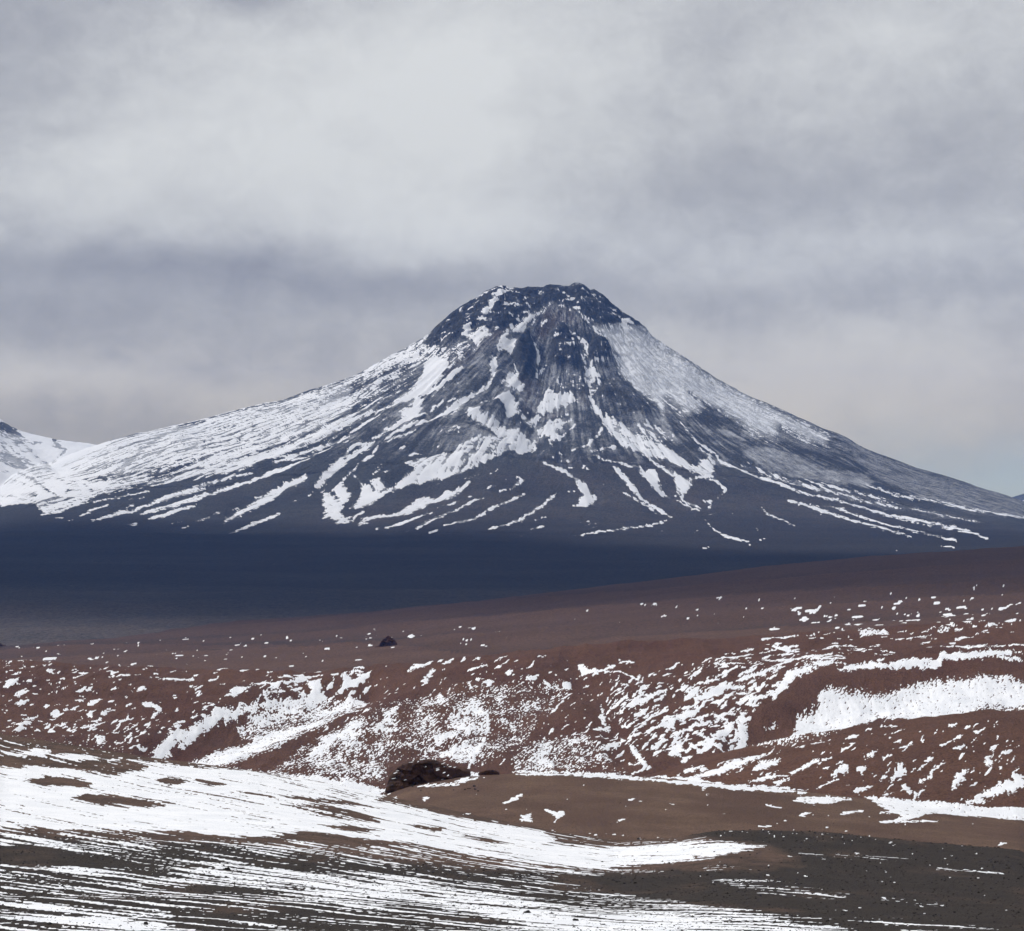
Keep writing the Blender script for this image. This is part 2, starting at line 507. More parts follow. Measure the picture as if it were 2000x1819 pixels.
P('1360,680 1450,700 1490,780 1440,850 1390,820', .62); L('1470,760 1480,840 1430,930', 16, .6)
P('1540,1080 1600,1130 1700,1200 1850,1290 2000,1340 2000,1440 1800,1400 1650,1340 1560,1230 1500,1150', .76)
L('1500,1160 1510,1210 1440,1290 1390,1350 1280,1390', 11, .76)
P('1480,900 1600,820 1750,920 1900,1080 1850,1160 1700,1120 1560,1040 1450,960', .12, 3)
P('1150,760 1340,760 1380,880 1300,930 1150,880', .3, 4)
use('T5')
P('280,60 700,340 1200,610 1560,780 1700,860 1650,950 1500,900 1300,800 1250,900 1100,850 900,720 750,640 560,720 450,620 300,420 100,250 0,180 0,0', .42, 20)
L('0,330 150,470 300,600 380,690', 14, .3); L('340,140 470,300', 7, .3); L('260,220 480,430', 6, .3)
L('580,510 750,640 900,740 1100,850', [5, 7, 9, 8], .1)
L('1300,920 1500,1020 1650,1090', 11, .05); L('1100,870 1300,920', 6, .15)
L('480,720 560,800 640,880 700,930 780,990 850,1050 950,1100 1100,1150 1300,1230 1400,1270', [6, 7, 8, 8, 9, 8, 8, 8, 12, 12], .92)
L('550,790 640,900 670,950', 7, .7)
L('670,960 750,1010 770,1060 740,1110 770,1160', 10, .85)
P('650,1060 740,1040 770,1150 720,1160 650,1110', .8)
P('0,740 100,780 250,880 400,950 560,1050 700,1140 760,1170 720,1180 560,1120 400,1040 200,960 0,880', .72)
P('150,760 350,760 420,870 350,930 220,860', .5)
L('480,820 440,900', 8, .8); L('360,780 400,880', 6, .7)
L('1000,1050 1150,1110 1400,1190 1600,1250 1750,1280', 8, .66); L('1500,1190 1700,1240 1850,1280', 10, .6)
use('T4')
P('120,245 220,270 310,330 370,380 420,450 465,475 430,530 360,560 320,540 330,490 360,470 300,400 290,350 230,310', .97)
L('40,220 120,250 200,285', 12, .85)
L('350,265 390,240', 11); L('390,270 430,285', 6); L('100,180 250,190', 13, .55); L('250,235 290,240', 11, .85); L('170,130 250,165', 6, .7)
L('280,555 330,550', 4); L('240,440 290,440', 8, .6)
L('600,250 650,290 700,350 750,410 800,480', [16, 22, 24, 24, 18], .82); L('800,480 900,530 1040,600', [16, 12, 8], .9)
L('1045,600 980,640 880,670 750,695 600,715 400,745 300,758', [8, 8, 7, 5, 4, 4, 3], 1)
L('600,425 700,470 800,510 900,560 960,590', 9, .6)
P('800,270 850,255 910,265 940,340 970,400 1010,440 1050,460 960,440 890,390 870,340 820,310', 1)
L('430,130 520,180 620,200 760,230 820,250', 13, .68); L('430,120 520,90 620,70', 18, .62); L('730,195 770,205', 7, .9)
P('830,120 900,170 1000,230 1100,290 1190,320 1210,345 1160,420 1130,470 1110,440 1070,370 1080,320 1000,270 920,200', .87)
L('1190,320 1250,300 1340,300', 9); L('1100,410 1080,440', 6)
L('980,60 1080,130 1180,200 1280,270 1360,290', 18, .8); L('1350,150 1370,200 1340,250 1370,290', 10, .85)
L('1340,315 1420,345 1470,390 1440,430 1400,460', 7)
L('1120,470 1180,500 1280,545', 13, .88); L('1080,475 1200,540 1260,555', 5)
L('1290,485 1340,490 1355,520 1330,545', 11)
L('1330,585 1390,575', 4); L('1320,630 1370,690 1420,730 1500,755 1590,780 1670,810', [9, 9, 7, 5, 6, 8])
L('1750,530 1800,580 1900,620 2000,665', [10, 9, 6, 8])
L('390,715 460,690', 4); L('380,690 450,670', 5, .7); L('340,665 400,660', 4, .8); L('1280,845 1340,828', 3); L('1700,680 1725,700 1715,715', 4)
L('1230,720 1250,712', 4); L('1480,575 1515,575', 5, .7); L('1740,780 1795,770', 3, .9); L('480,350 530,400', 7, .55); L('950,720 970,710', 4, .7)
use('ZC')
L('280,320 380,375 520,430 650,480 800,530 950,560 1100,600 1300,650 1500,690 1650,730 1800,775', [6, 5, 7, 10, 9, 9, 10, 8, 8, 8, 6], .85)
L('420,360 600,430 750,475 900,500 1100,560 1280,600 1500,640 1750,690', 7, .6)
L('850,470 1000,500 1150,550 1300,590', 7, .62); L('1120,480 1300,540 1500,570 1700,620 2000,690', 8, .62)
L('680,570 800,600 900,640 1050,680 1200,720 1370,765', 7, .85)
L('800,590 950,610 1100,660 1200,690 1300,715 1450,745 1600,775', 6, .75)
L('1540,815 1610,830', 5); L('1580,770 1620,785', 7); L('1290,850 1296,850', 4)
P('650,190 760,250 900,330 830,330 700,250', .1)
use('P', SNOW)
# thin dusting, too thin to hide the rock
use('T5', DUST)
P('240,30 700,340 1200,610 1560,780 1700,860 1650,950 1500,900 1300,800 1250,900 1100,850 900,720 750,640 560,720 450,620 300,420 100,250 0,180 0,0', .82, 22)
P('980,960 1250,930 1500,1020 1650,1100 2000,1150 2000,1280 1600,1200 1200,1100 1000,1030', .5, 8)
P('560,740 750,760 900,820 1000,930 950,1010 850,1010 780,950 650,860', .12, 6)
P('1300,790 1400,840 1500,930 1650,960 1700,1010 1600,1050 1400,950 1320,870', .15, 6)
P('150,700 400,700 480,850 350,940 100,800', .5, 8)
L('580,510 750,640 900,740 1100,850', 9, .05)
use('ZC')
P('440,250 700,330 900,380 1200,480 1000,470 700,440 500,380', .5, 8)
P('1000,220 1250,335 1600,450 2000,570 2000,690 1700,640 1400,560 1200,470 1050,360', .42, 8)
P('600,440 1000,560 1500,680 1900,700 1500,620 1000,500', .35, 8)
use('T1')
P('1420,370 1520,400 1640,430 1760,410 1880,470 2000,540 2000,1140 1880,980 1760,880 1640,790 1610,640 1550,540', .80, 14)
P('1400,680 1700,800 1900,1050 1700,1000 1500,850', .3, 8)
P('860,750 1350,760 1380,960 1150,1080 900,1080', .3, 12)
P('250,1200 450,1180 650,1240 800,1350 600,1420 300,1400 200,1300', .5, 10)
P('1330,1000 1500,1100 1500,1250 1350,1350 1350,1150', .25, 8)
P('800,420 900,330 1120,200 1280,270 1000,330', .35, 6)
use('T2')
P('1370,1080 1550,1020 1750,1010 1915,1060 1915,1190 1500,1180', .6, 6)
P('0,560 600,400 900,330 900,620 500,830 0,960', .6, 10)
P('1600,760 1915,760 1915,1000 1750,1000', .35, 10)
use('T6')
P('0,150 500,300 900,370 1500,200 2000,140 2000,440 1200,660 550,660 300,900 0,960', .62, 8)
# rusty scree on the volcano
use('T1', TINT)
P('1040,300 1120,200 1280,270 1350,400 1200,380 1100,440 1000,520 1040,640 960,460', .9, 8)
P('600,430 760,430 690,560 560,600', .8, 8); P('330,640 560,500 640,560 400,740 200,820', .7, 10)
P('850,800 1020,800 1000,1060 880,1100', .9, 8); P('1300,960 1420,880 1400,1020', .7, 8); P('1040,1080 1160,1070 1150,1120 1060,1130', .8, 6)
use('P')
P('600,1000 900,940 1100,905 1300,900 1450,940 2000,1050 2000,1100 500,1100', .55, 40)
P('350,960 520,930 600,960 450,1010', .3, 25)
# crags
use('T1', CRAG)
P('110,530 300,330 440,230 540,170 720,80 800,60 1000,60 1200,40 1330,30 1450,80 1600,210 1750,320 1900,450 1640,430 1500,400 1400,370 1280,240 1120,190 900,320 800,400 690,430 500,450 380,480 200,540', 1, 8)
P('830,560 930,440 960,550 980,620 960,730 900,740 850,680', 1, 6); P('1110,600 1120,450 1200,400 1290,520 1310,700 1280,740 1150,730 1100,660', 1, 6)
P('1400,600 1450,500 1540,520 1600,620 1540,680 1430,670', 1, 6); P('1480,900 1600,820 1750,920 1900,1080 1850,1160 1700,1120 1560,1040 1450,960', .6, 10)
P('230,1200 450,1200 600,1230 580,1300 500,1380 250,1350', .5, 10)
use('T2'); P('1030,1110 1250,1080 1450,1080 1480,1180 1250,1250 1030,1230', .55, 8); P('600,530 850,440 1150,290 1450,140 1450,200 1000,420 700,540', .4, 5)
# relief of the volcano (metres)
use('T1', LIFT)
P('830,560 930,430 960,550 980,620 960,730 900,740 850,680', 26, 9, True); P('1110,600 1120,450 1200,390 1290,520 1310,700 1280,740 1150,730 1100,660', 30, 10, True)
P('1400,600 1450,500 1540,520 1600,620 1540,680 1430,670', 22, 9, True); P('1450,960 1600,820 1750,920 1900,1080 1850,1160 1700,1120 1560,1040', 22, 12, True)
P('560,1030 690,990 745,1040 745,1120 650,1150 450,1100', 20, 10, True)
L('1000,480 1010,620 1000,800 990,950 960,1150 960,1350', 70, -20, 22, True)
L('1390,660 1410,880 1440,1020 1560,1170 1800,1330', 22, -16, 10, True)
L('650,620 670,720 600,870 380,1010 150,1120', 20, -14, 10, True)
P('250,1200 450,1180 650,1240 800,1350 600,1420 300,1400 200,1300', 16, 12, True)
use('P')
P('880,985 950,920 1050,885 1150,890 1300,940 1250,1020 1000,1045 800,1040', 18, 45, True)
P('720,950 790,910 900,890 950,900 850,930 740,945', 16, 12, True)
L('260,990 430,950 600,890', 10, -8, 8, True); L('450,1000 590,935', 9, -8, 8, True); L('630,950 660,910 740,860', 12, -9, 9, True)
L('1100,905 1150,960 1165,990', 12, -8, 8, True); L('1260,930 1310,975', 10, -8, 8, True); L('1400,900 1550,940 1700,990 1850,1040', 9, -9, 9, True)
P('0,880 60,885 108,930 60,945 0,930', 14, 10, True)
WS[:] = [1.0, 1.0]

# ---- snow on the brown hills
random.seed(11)
use('P', SNOW)


def scatter(n, poly, lo, hi, ang0, ang1, flat=3.0, val=1.0, keep=None):
    pts = np.array(poly, np.float32)
    x0, y0 = pts.min(0); x1, y1 = pts.max(0)
    k = 0
    tries = 0
    while k < n and tries < n * 12:
        tries += 1
        x = random.uniform(x0, x1); y = random.uniform(y0, y1)
        ins = False
        for i in range(len(pts)):
            ax, ay = pts[i]; bx, by = pts[(i + 1) % len(pts)]
            if ((ay > y) != (by > y)) and x < (bx - ax) * (y - ay) / (by - ay) + ax:
                ins = not ins
        if not ins:
            continue
        k += 1
        r = (lo + (hi - lo) * random.random() ** 2.6) * .86
        f = flat * random.uniform(.6, 1.3)
        t = (x - x0) / (x1 - x0 + 1e-6)
        a = -(ang0 + (ang1 - ang0) * t + random.uniform(-.15, .15))
        if r < 1.6:
            SNOW.blob(x, y, max(r, .9), max(r / f, .75), val, a, .5)
            continue
        # a combed streak: two or three bends, thin, tapering
        ln = r * random.uniform(1.2, 2.4); wd = max(.8, r / f * random.uniform(.55, .95))
        b = a + random.uniform(-.5, .5)
        c1, s1, c2, s2 = math.cos(a), math.sin(a), math.cos(b), math.sin(b)
        pl = [(x - ln * c1, y - ln * s1), (x, y), (x + ln * c2 * .8, y + ln * s2 * .8)]
        SNOW.line(pl, [wd * .6, wd, wd * .6], val, 1.5)
        if r > 4 and random.random() < .6:
            q = random.uniform(-.6, .6) * ln
            SNOW.blob(x + q * c1, y + q * s1, wd * 1.9, wd * 1.1, val, a, .5)


# far upland
scatter(170, [(0, 1262), (700, 1235), (1000, 1225), (1000, 1262), (600, 1300), (0, 1310)], .8, 4.5, 0, .05, 3.2)
scatter(130, [(1000, 1205), (1500, 1175), (2000, 1150), (2000, 1215), (1300, 1235), (1000, 1235)], .8, 4.5, .04, .08, 3.0, .9)
scatter(90, [(1500, 1195), (2000, 1165), (2000, 1235), (1650, 1245), (1500, 1240)], 1.5, 9, .05, .1, 3.8)
scatter(46, [(1600, 1225), (1800, 1205), (1990, 1200), (2000, 1235), (1640, 1256)], 5, 22, .03, .1, 6.0, .62)
# left slope
scatter(190, [(0, 1300), (300, 1300), (640, 1310), (640, 1340), (420, 1400), (290, 1470), (130, 1480), (0, 1430)], 1.2, 8.5, .0, .45, 2.6)
scatter(70, [(480, 1335), (640, 1310), (720, 1300), (700, 1345), (560, 1360)], 2.5, 12, .1, .3, 2.8)
scatter(70, [(60, 1410), (300, 1400), (280, 1475), (160, 1470)], 1.5, 8, .5, .8, 2.3)
# centre hill
scatter(150, [(600, 1330), (850, 1290), (1150, 1280), (1300, 1300), (1200, 1400), (900, 1380), (700, 1420), (560, 1450)], 1.4, 8.5, .75, .25, 2.3)
scatter(120, [(540, 1480), (700, 1400), (1000, 1330), (1250, 1330), (1280, 1450), (1200, 1500), (900, 1490)], 1.2, 7, .9, .55, 2.0)
scatter(210, [(1200, 1330), (1300, 1300), (1560, 1260), (1720, 1265), (1600, 1310), (1500, 1370), (1420, 1470), (1300, 1490), (1220, 1440)], 2.5, 11, .55, .15, 3.0)
scatter(60, [(1220, 1400), (1420, 1330), (1440, 1400), (1400, 1470), (1280, 1480)], 4, 13, .7, .45, 2.2)
scatter(60, [(1360, 1280), (1600, 1240), (1980, 1255), (1980, 1275), (1500, 1300)], 3, 15, .05, .08, 5)
# right hill
scatter(75, [(1350, 1510), (1560, 1450), (1800, 1420), (1990, 1410), (1990, 1560), (1700, 1545), (1450, 1525)], 1.2, 7, .4, .8, 2.4)
# knoll
scatter(34, [(820, 1560), (1000, 1525), (1400, 1545), (1900, 1600), (1900, 1640), (1300, 1610), (900, 1600)], .9, 4.5, 0, .05, 3.2)

scatter(150, [(0, 1330), (500, 1330), (640, 1330), (420, 1400), (290, 1470), (130, 1480), (0, 1430)], 1.5, 7, .05, .75, 3.4)
scatter(260, [(560, 1470), (640, 1400), (760, 1345), (1000, 1310), (1260, 1310), (1280, 1450), (1250, 1500), (900, 1500), (620, 1510)], 1.4, 6.5, .85, .75, 3.0)
scatter(240, [(1180, 1350), (1300, 1310), (1560, 1265), (1680, 1275), (1500, 1370), (1420, 1470), (1300, 1495), (1200, 1470)], 2, 8, .75, .2, 3.4)
scatter(90, [(1300, 1515), (1560, 1450), (1990, 1400), (1990, 1570), (1700, 1550), (1450, 1530)], 1.6, 6.5, .45, .85, 2.6)
use('M1')
P('900,760 1050,690 1200,630 1400,590 1300,530 1500,440 1800,390 2000,370 2000,460 1800,580 1600,680 1400,750 1280,795 1000,775', .52, 6)
P('1000,760 1150,660 1350,610 1500,570 1700,530 1600,640 1400,720 1250,780', .72, 8)
P('1060,620 1200,540 1290,540 1290,590 1150,650 1050,690 900,745 960,690', 0, 2)
P('1480,830 1700,680 2000,540 2000,890 1900,890', .40, 10)
L('830,745 900,680 980,620 1040,610 1100,560 1200,510 1350,470 1500,430 1700,400 1850,380', [12, 18, 24, 20, 18, 18, 13, 11, 9, 5])
B((60, 345, 42, 13), (120, 385, 38, 15), (120, 440, 34, 14), (560, 660, 18, 22), (590, 490, 25, 10), (510, 500, 20, 14), (520, 445, 30, 12), (545, 425, 20, 8), (620, 440, 12, 8), (260, 450, 14, 8), (1000, 545, 30, 8), (1080, 520, 20, 7), (110, 605, 30, 12), (1000, 585, 30, 18))
L('800,455 850,460 890,480 850,525', 10); L('890,328 1080,312', 10); L('610,315 720,312', 4); L('0,222 60,218', 5); L('240,202 310,198', 5); L('105,212 180,210', 4)
P('1270,410 1330,365 1390,375 1310,425'); L('1480,400 1560,385', 15); L('1500,350 1600,345', 10); L('1600,345 1680,310', 10); P('1720,320 1780,320 1800,360 1740,380'); P('1910,290 1950,285 1970,320 1920,340')
L('130,540 210,510', 10); L('100,580 170,560', 10); L('450,600 540,565', 7); L('390,610 420,600', 8)
use('M2')
P('0,740 250,560 500,470 700,420 900,400 1050,360 1400,330 1480,350 1400,420 1300,540 1250,640 1200,690 1000,800 880,800 600,760 450,800 440,920 200,890 0,850', .36, 14)
P('0,400 250,360 350,370 250,470 0,600', .58, 4)
P('700,640 760,560 830,480 950,470 1010,560 1000,640 900,770 850,790 740,750', .50, 12)
P('1150,760 1200,700 1350,640 1550,620 1600,700 1750,780 1780,840 1150,830', .44, 10)
P('0,740 200,620 330,590 300,700 420,780 430,900 0,840', .46, 10)
L('725,670 770,640 825,640', 16, .85); L('750,755 810,715 870,710', 18, .9); L('800,780 860,740', 14, .85); L('835,620 880,575', 16, .8)
L('960,500 1010,560 1000,610', 13, .8); L('990,640 940,740 900,810', 12, .9)
L('0,750 150,650 300,580', [26, 22, 12], .92); L('380,630 450,560 520,490', 20, .72)
L('560,275 620,250 700,215', [5, 13, 10]); L('700,275 670,320 640,370', [16, 12, 7]); L('900,275 1000,250', 7); L('1050,215 1110,190', 8); L('1290,195 1330,185', 8)
L('1330,330 1350,350', 15); L('900,350 910,390', 13); L('740,420 740,460', 15, .9)
B((1130, 285, 20, 14), (1450, 330, 16, 20), (1010, 350, 25, 12), (960, 330, 20, 10), (960, 198, 14, 9), (1640, 580, 40, 12), (1830, 625, 35, 12), (335, 325, 20, 9), (1240, 320, 20, 16))
L('1690,500 1850,440 2000,370', [5, 11, 14]); L('1640,430 1650,520 1680,580', 14, .85); L('1800,680 1860,760 1890,800', 13); L('1640,710 1760,640', [8, 20]); L('1810,835 1910,810', 8)
L('1520,210 1540,240 1620,250', 11); L('1640,250 1760,260 1850,320', 6, .9); L('1740,200 1820,210', 6); L('1740,550 1800,570', 10); L('1900,610 2000,570', 14); L('1800,770 1890,800', 10)
use('M3')
P('850,380 900,350 1000,355 1200,355 1500,300 1700,290 2000,275 2000,370 1800,400 1600,480 1400,460 1200,460 1100,490 1000,550 850,620 700,660 490,680 550,610 700,560 740,460 850,420', .79, 10)
P('480,680 560,600 700,560 1000,530 1000,590 700,650', .42, 6)
P('720,350 850,330 880,360 730,450 700,530 560,590 470,600 440,680 380,690 450,600 480,500 600,440', 0, 3)
P('1050,500 1180,450 1300,470 1500,520 1300,545 1000,590', .12, 4)
P('1400,460 1700,420 2000,380 2000,480 1700,490 1500,510', .58, 3)
L('560,530 620,510', 12, .85)
L('600,420 640,360 720,300 800,270 900,255 1000,255', [14, 20, 22, 18, 12, 6]); L('970,295 1050,265 1180,260 1230,265', [8, 15, 11, 10]); L('1210,265 1290,260 1400,240 1480,225', [10, 15, 17, 12]); L('1400,255 1500,250 1550,210 1700,205 1850,195 1980,185', [10, 18, 15, 15, 12, 8]); L('1850,215 1980,215', 9)
L('1530,162 1720,152', 4); L('1760,162 1890,152', 6); L('1920,155 2000,148', 9)
L('410,450 450,420 560,415', [16, 14, 7]); L('430,500 420,560 430,620 350,700', [32, 26, 28, 16]); L('370,570 290,640', [12, 20]); L('160,620 240,660 320,710', 9); L('270,510 380,555', 9)
L('280,235 440,230', 7); L('390,320 450,300 640,270', 12); L('630,228 760,215 870,212', 8); L('810,235 1000,225', 7); L('240,390 330,350 430,350', 15); L('170,460 180,420 250,400', 15); L('110,510 150,490', 17); L('500,340 520,370 550,340', 9)
B((190, 530, 40, 14), (30, 530, 40, 14), (430, 380, 30, 12), (590, 312, 25, 8), (100, 360, 25, 12), (150, 398, 30, 9), (260, 325, 45, 9), (350, 275, 50, 7), (310, 430, 12, 8), (640, 250, 45, 9), (1200, 235, 20, 8), (50, 710, 24, 30), (110, 755, 25, 14), (65, 630, 25, 12), (120, 600, 25, 10), (210, 565, 40, 12), (1640, 92, 22, 10))
L('1170,210 1270,205', 6); L('140,680 200,730', 11); L('580,140 740,115', 8); L('600,120 740,150', 9); L('540,90 740,70', 7); L('930,135 1000,120', 7); P('1050,40 1230,30 1250,60 1100,70', .6, 3); L('1620,95 1710,72', 8)
# right hill
P('0,875 150,830 300,815 420,800 1000,880 2000,1000 2000,1010 1300,960 700,915', .0, 1) if False else None
L('150,870 300,820 450,760 550,725', [18, 20, 18, 8]); P('480,820 520,770 640,750 620,780 560,800'); L('460,885 560,860 660,845', 9); L('840,915 960,865', 7); L('700,825 850,765', 15)
P('930,830 1010,785 1020,830 980,840'); P('1110,740 1180,715 1150,750'); L('1200,570 1290,565', 5); L('1260,605 1320,585', 8); L('1310,690 1375,655', 9); L('1210,760 1255,750', 12); L('1570,670 1640,630', 12)
L('1270,860 1310,810 1340,820', 20); L('1480,820 1520,795', 10); L('1420,870 1480,845', 15); L('1600,920 1640,850 1680,820', [10, 24, 14]); L('1680,990 1780,950 1900,910 1970,880 1940,840', [12, 24, 26, 30, 16]); L('1330,900 1370,930', 20); L('1390,960 1440,930', 15); L('1060,930 1140,905', 15)
B((640, 880, 28, 20), (1040, 628, 35, 10), (845, 668, 28, 9), (1040, 672, 14, 6), (1130, 585, 22, 6), (1290, 650, 22, 7), (1600, 568, 22, 12), (1680, 582, 16, 9), (1745, 603, 20, 14), (1640, 700, 28, 16), (1550, 685, 18, 8), (1470, 760, 22, 10), (1900, 730, 30, 9), (1810, 780, 30, 18), (1800, 755, 18, 8), (1240, 940, 30, 8), (1100, 810, 18, 14), (900, 760, 25, 10), (900, 805, 16, 8), (160, 810, 50, 14))
# knoll
L('0,875 200,890 400,910 600,920 800,935', [8, 10, 11, 9, 6]); P('750,955 900,955 1050,975 900,1000 800,1000 700,985', .72, 3)
P('1110,950 1300,965 1500,985 1800,1015 2000,1030 2000,1105 1800,1080 1500,1060 1300,1100 1200,1110 1330,1075 1200,1020', .82, 3)
B((770, 1060, 40, 12), (900, 1133, 14, 4), (1880, 1232, 22, 8)); L('980,1055 1100,1040', 9); L('1200,1050 1300,1050', 5); L('1200,1105 1520,1098', 8); L('560,1000 640,1018', 6); L('210,920 240,950', 14, .62); L('520,1128 590,1126', 5)
use('M2')
L('1150,840 1400,840 1700,850 2000,870', [3, 6, 7, 9]); L('1100,1000 1170,970 1200,945', [4, 9, 9]); P('1185,1100 1200,1070 1250,1050 1240,1080 1265,1100'); L('1330,1035 1380,1060 1420,1055 1380,1100', 10)
B((890, 1062, 22, 8), (660, 968, 16, 8), (1750, 1095, 20, 6), (1815, 975, 22, 6)); L('470,975 500,965', 6); P('600,905 680,885 820,875 900,830 1000,850 820,900 640,915', .5, 3)
# near slope
use('P')
P('0,1430 110,1448 330,1480 600,1520 900,1590 1100,1625 1500,1640 1500,1660 1200,1650 900,1640 300,1560 0,1520', .16, 5)
P('0,1497 35,1500 70,1494 105,1500 158,1507 210,1517 245,1510 290,1500 252,1486 308,1490 350,1496 455,1503 595,1521 700,1538 760,1549 730,1562 860,1590 950,1605 1060,1622 1085,1640 1060,1648 1180,1655 1300,1650 1360,1648 1420,1645 1490,1655 1430,1668 1350,1680 1250,1690 1150,1697 1050,1690 940,1675 870,1665 790,1650 700,1640 600,1628 480,1638 350,1625 200,1620 100,1620 0,1615', .87, 6)
P('0,1472 35,1472 65,1465 98,1468 90,1479 28,1479 0,1479', .95); P('100,1479 122,1474 175,1475 190,1482 140,1488 115,1484', .9); B((224, 1484, 14, 4))
P('50,1525 90,1517 150,1520 180,1530 175,1540 80,1537', 0); P('140,1560 170,1550 230,1555 300,1565 340,1570 300,1575 200,1572', 0); P('310,1525 330,1518 368,1526 330,1532', .05); P('385,1523 440,1530 410,1533', .1)
P('365,1547 430,1555 500,1565 620,1570 720,1590 740,1605 650,1595 560,1575', .2); P('620,1613 680,1610 750,1622 700,1628', 0); P('900,1632 950,1636 990,1648 950,1646', .1); P('800,1608 870,1616 850,1622', .15)
P('440,1545 640,1560 760,1580 640,1570', .35, 3); P('640,1540 720,1556 700,1560', .3)
P('0,1615 200,1620 480,1638 800,1650 1050,1692 1300,1700 1700,1819 1800,1880 0,1880', .39, 9)
P('600,1628 700,1640 790,1652 640,1650', .1, 3)
P('0,1655 60,1650 160,1672 270,1685 330,1690 200,1695 0,1680', .0, 4); P('330,1650 480,1670 720,1690 1000,1700 1250,1720 1000,1722 800,1704 500,1692', .16, 5)
P('380,1690 560,1700 700,1720 900,1740 1080,1770 900,1762 600,1742 450,1722', .66, 6); P('0,1760 120,1770 300,1790 200,1805 0,1795', .68, 5); P('880,1770 1100,1780 1300,1795 1600,1815 1700,1850 1400,1830 1000,1802', .70, 6)
P('330,1780 600,1790 900,1810 800,1830 350,1815', .22, 5); P('0,1735 120,1740 200,1755 60,1752', .15, 5); P('600,1650 800,1665 900,1690 700,1680', .3, 4)
P('1060,1720 1300,1700 1500,1665 2000,1660 2000,1880 1800,1880 1640,1800 1400,1775', .05, 8)
P('1380,1712 1500,1718 1660,1742 1640,1760 1480,1745', .26, 6); P('1700,1745 1850,1760 1830,1770 1720,1758', .22, 5); P('1350,1670 1480,1700 1380,1705', .2, 5); P('1600,1790 1800,1800 1950,1815 1800,1820', .24, 5); P('1560,1668 1780,1672 1780,1685 1620,1682', .2, 5)
L('1830,1697 1960,1706', 1.6, .9)
# bare dark gravel of the near slope
use('P', TINT)
P('0,1632 200,1640 420,1645 640,1672 900,1694 1120,1702 1260,1706 1330,1694 1420,1690 1560,1680 1500,1655 1390,1640 1330,1630 1400,1615 1600,1622 1800,1642 2000,1660 2000,1880 0,1880', 1, 10)
P('1290,1690 1450,1680 1570,1690 1480,1700 1340,1702', .3, 6)
# hollows and noses of the brown hills (metres)
use('P', LIFT)
L('300,1490 420,1440 560,1395 720,1345', [26, 30, 30, 20], -9, 26, True)
L('1440,1460 1560,1405 1700,1375 2000,1350', [20, 28, 30, 30], -9, 24, True)
P('640,1450 760,1360 900,1310 1050,1290 1100,1330 950,1400 800,1470', 4, 40, True)
L('1120,1300 1180,1380 1220,1480', 20, -4, 26, True)
P('1480,1310 1700,1270 2000,1250 2000,1290 1600,1330', 3, 20, True)

# flecks of snow among the rubble
use('P', SNOW)
scatter(60, [(1380, 1622), (1600, 1624), (1900, 1652), (1990, 1672), (1980, 1800), (1700, 1790), (1400, 1740), (1300, 1690)], .8, 2.6, -.12, -.1, 3.0, .95)
scatter(36, [(1400, 1618), (1600, 1622), (1800, 1642), (1800, 1660), (1560, 1645), (1400, 1640)], .7, 2.0, -.05, -.08, 2.0, .95)

# ------------------------------------------------------------------ materials
def attr(nt, name):
    return nt.n('ShaderNodeAttribute', attribute_name=name, attribute_type='GEOMETRY').outputs['Fac']


def ground_material(name, base, alt, dark, size, speck=0.35, bump=0.5, rough=0.95, ash_shade=None):
    """bare ground: base colour, second colour where the survey says so, mottled with dark, thin snow dust on top; size = grain in metres"""
    mat = bpy.data.materials.new(name)
    mat.use_nodes = True
    nt = NT(mat.node_tree)
    pos = nt.n('ShaderNodeNewGeometry').outputs['Position']
    n1 = nt.noise(pos, 1.0 / (size * 60), 4, .6)
    n2 = nt.noise(pos, 1.0 / (size * 9), 5, .65)
    n3 = nt.noise(pos, 1.0 / size, 3, .7)
    c = nt.mix(attr(nt, 'tint'), base, alt)
    c = nt.mix(nt.m('MULTIPLY', nt.ramp(n1, .36, .68), .55), c, dark)
    c = nt.mix(nt.m('MULTIPLY', nt.ramp(n2, .42, .72), speck), c, dark)
    c = nt.mix(nt.m('MULTIPLY', nt.ramp(n3, .58, .68), .6), c, dark)
    if ash_shade:                                     # dark volcanic ash and crags; also deepens the foot plain's cloud shadow in colour
        c = nt.mix(attr(nt, 'ash_shade'), c, ash_shade)
    hs = nt.n('ShaderNodeHueSaturation')
    nt.set(hs.inputs['Color'], c)
    nt.set(hs.inputs['Value'], nt.ramp(n3, .28, .72, .45, 1.55))
    c = hs.outputs[0]
    du = attr(nt, 'dust')
    nd = nt.m('ADD', nt.m('MULTIPLY', n2, .55), nt.m('MULTIPLY', n3, .45))
    d = nt.ramp(nt.m('ADD', du, nt.m('MULTIPLY', nt.m('SUBTRACT', nd, .5), 1.1)), .18, 1.02)
    c = nt.mix(nt.m('MULTIPLY', d, .88), c, (.80, .82, .86))
    bs = nt.n('ShaderNodeBsdfPrincipled')
    nt.set(bs.inputs['Base Color'], c)
    bs.inputs['Roughness'].default_value = rough
    bs.inputs['Specular IOR Level'].default_value = 0.15
    bm = nt.n('ShaderNodeBump')
    bm.inputs['Strength'].default_value = bump
    bm.inputs['Distance'].default_value = size * 1.5
    nt.set(bm.inputs['Height'], nt.noise(pos, .6 / size, 2, .6))
    nt.set(bs.inputs['Normal'], bm.outputs[0])
    out = nt.n('ShaderNodeOutputMaterial')
    nt.t.links.new(bs.outputs[0], out.inputs[0])
    return mat


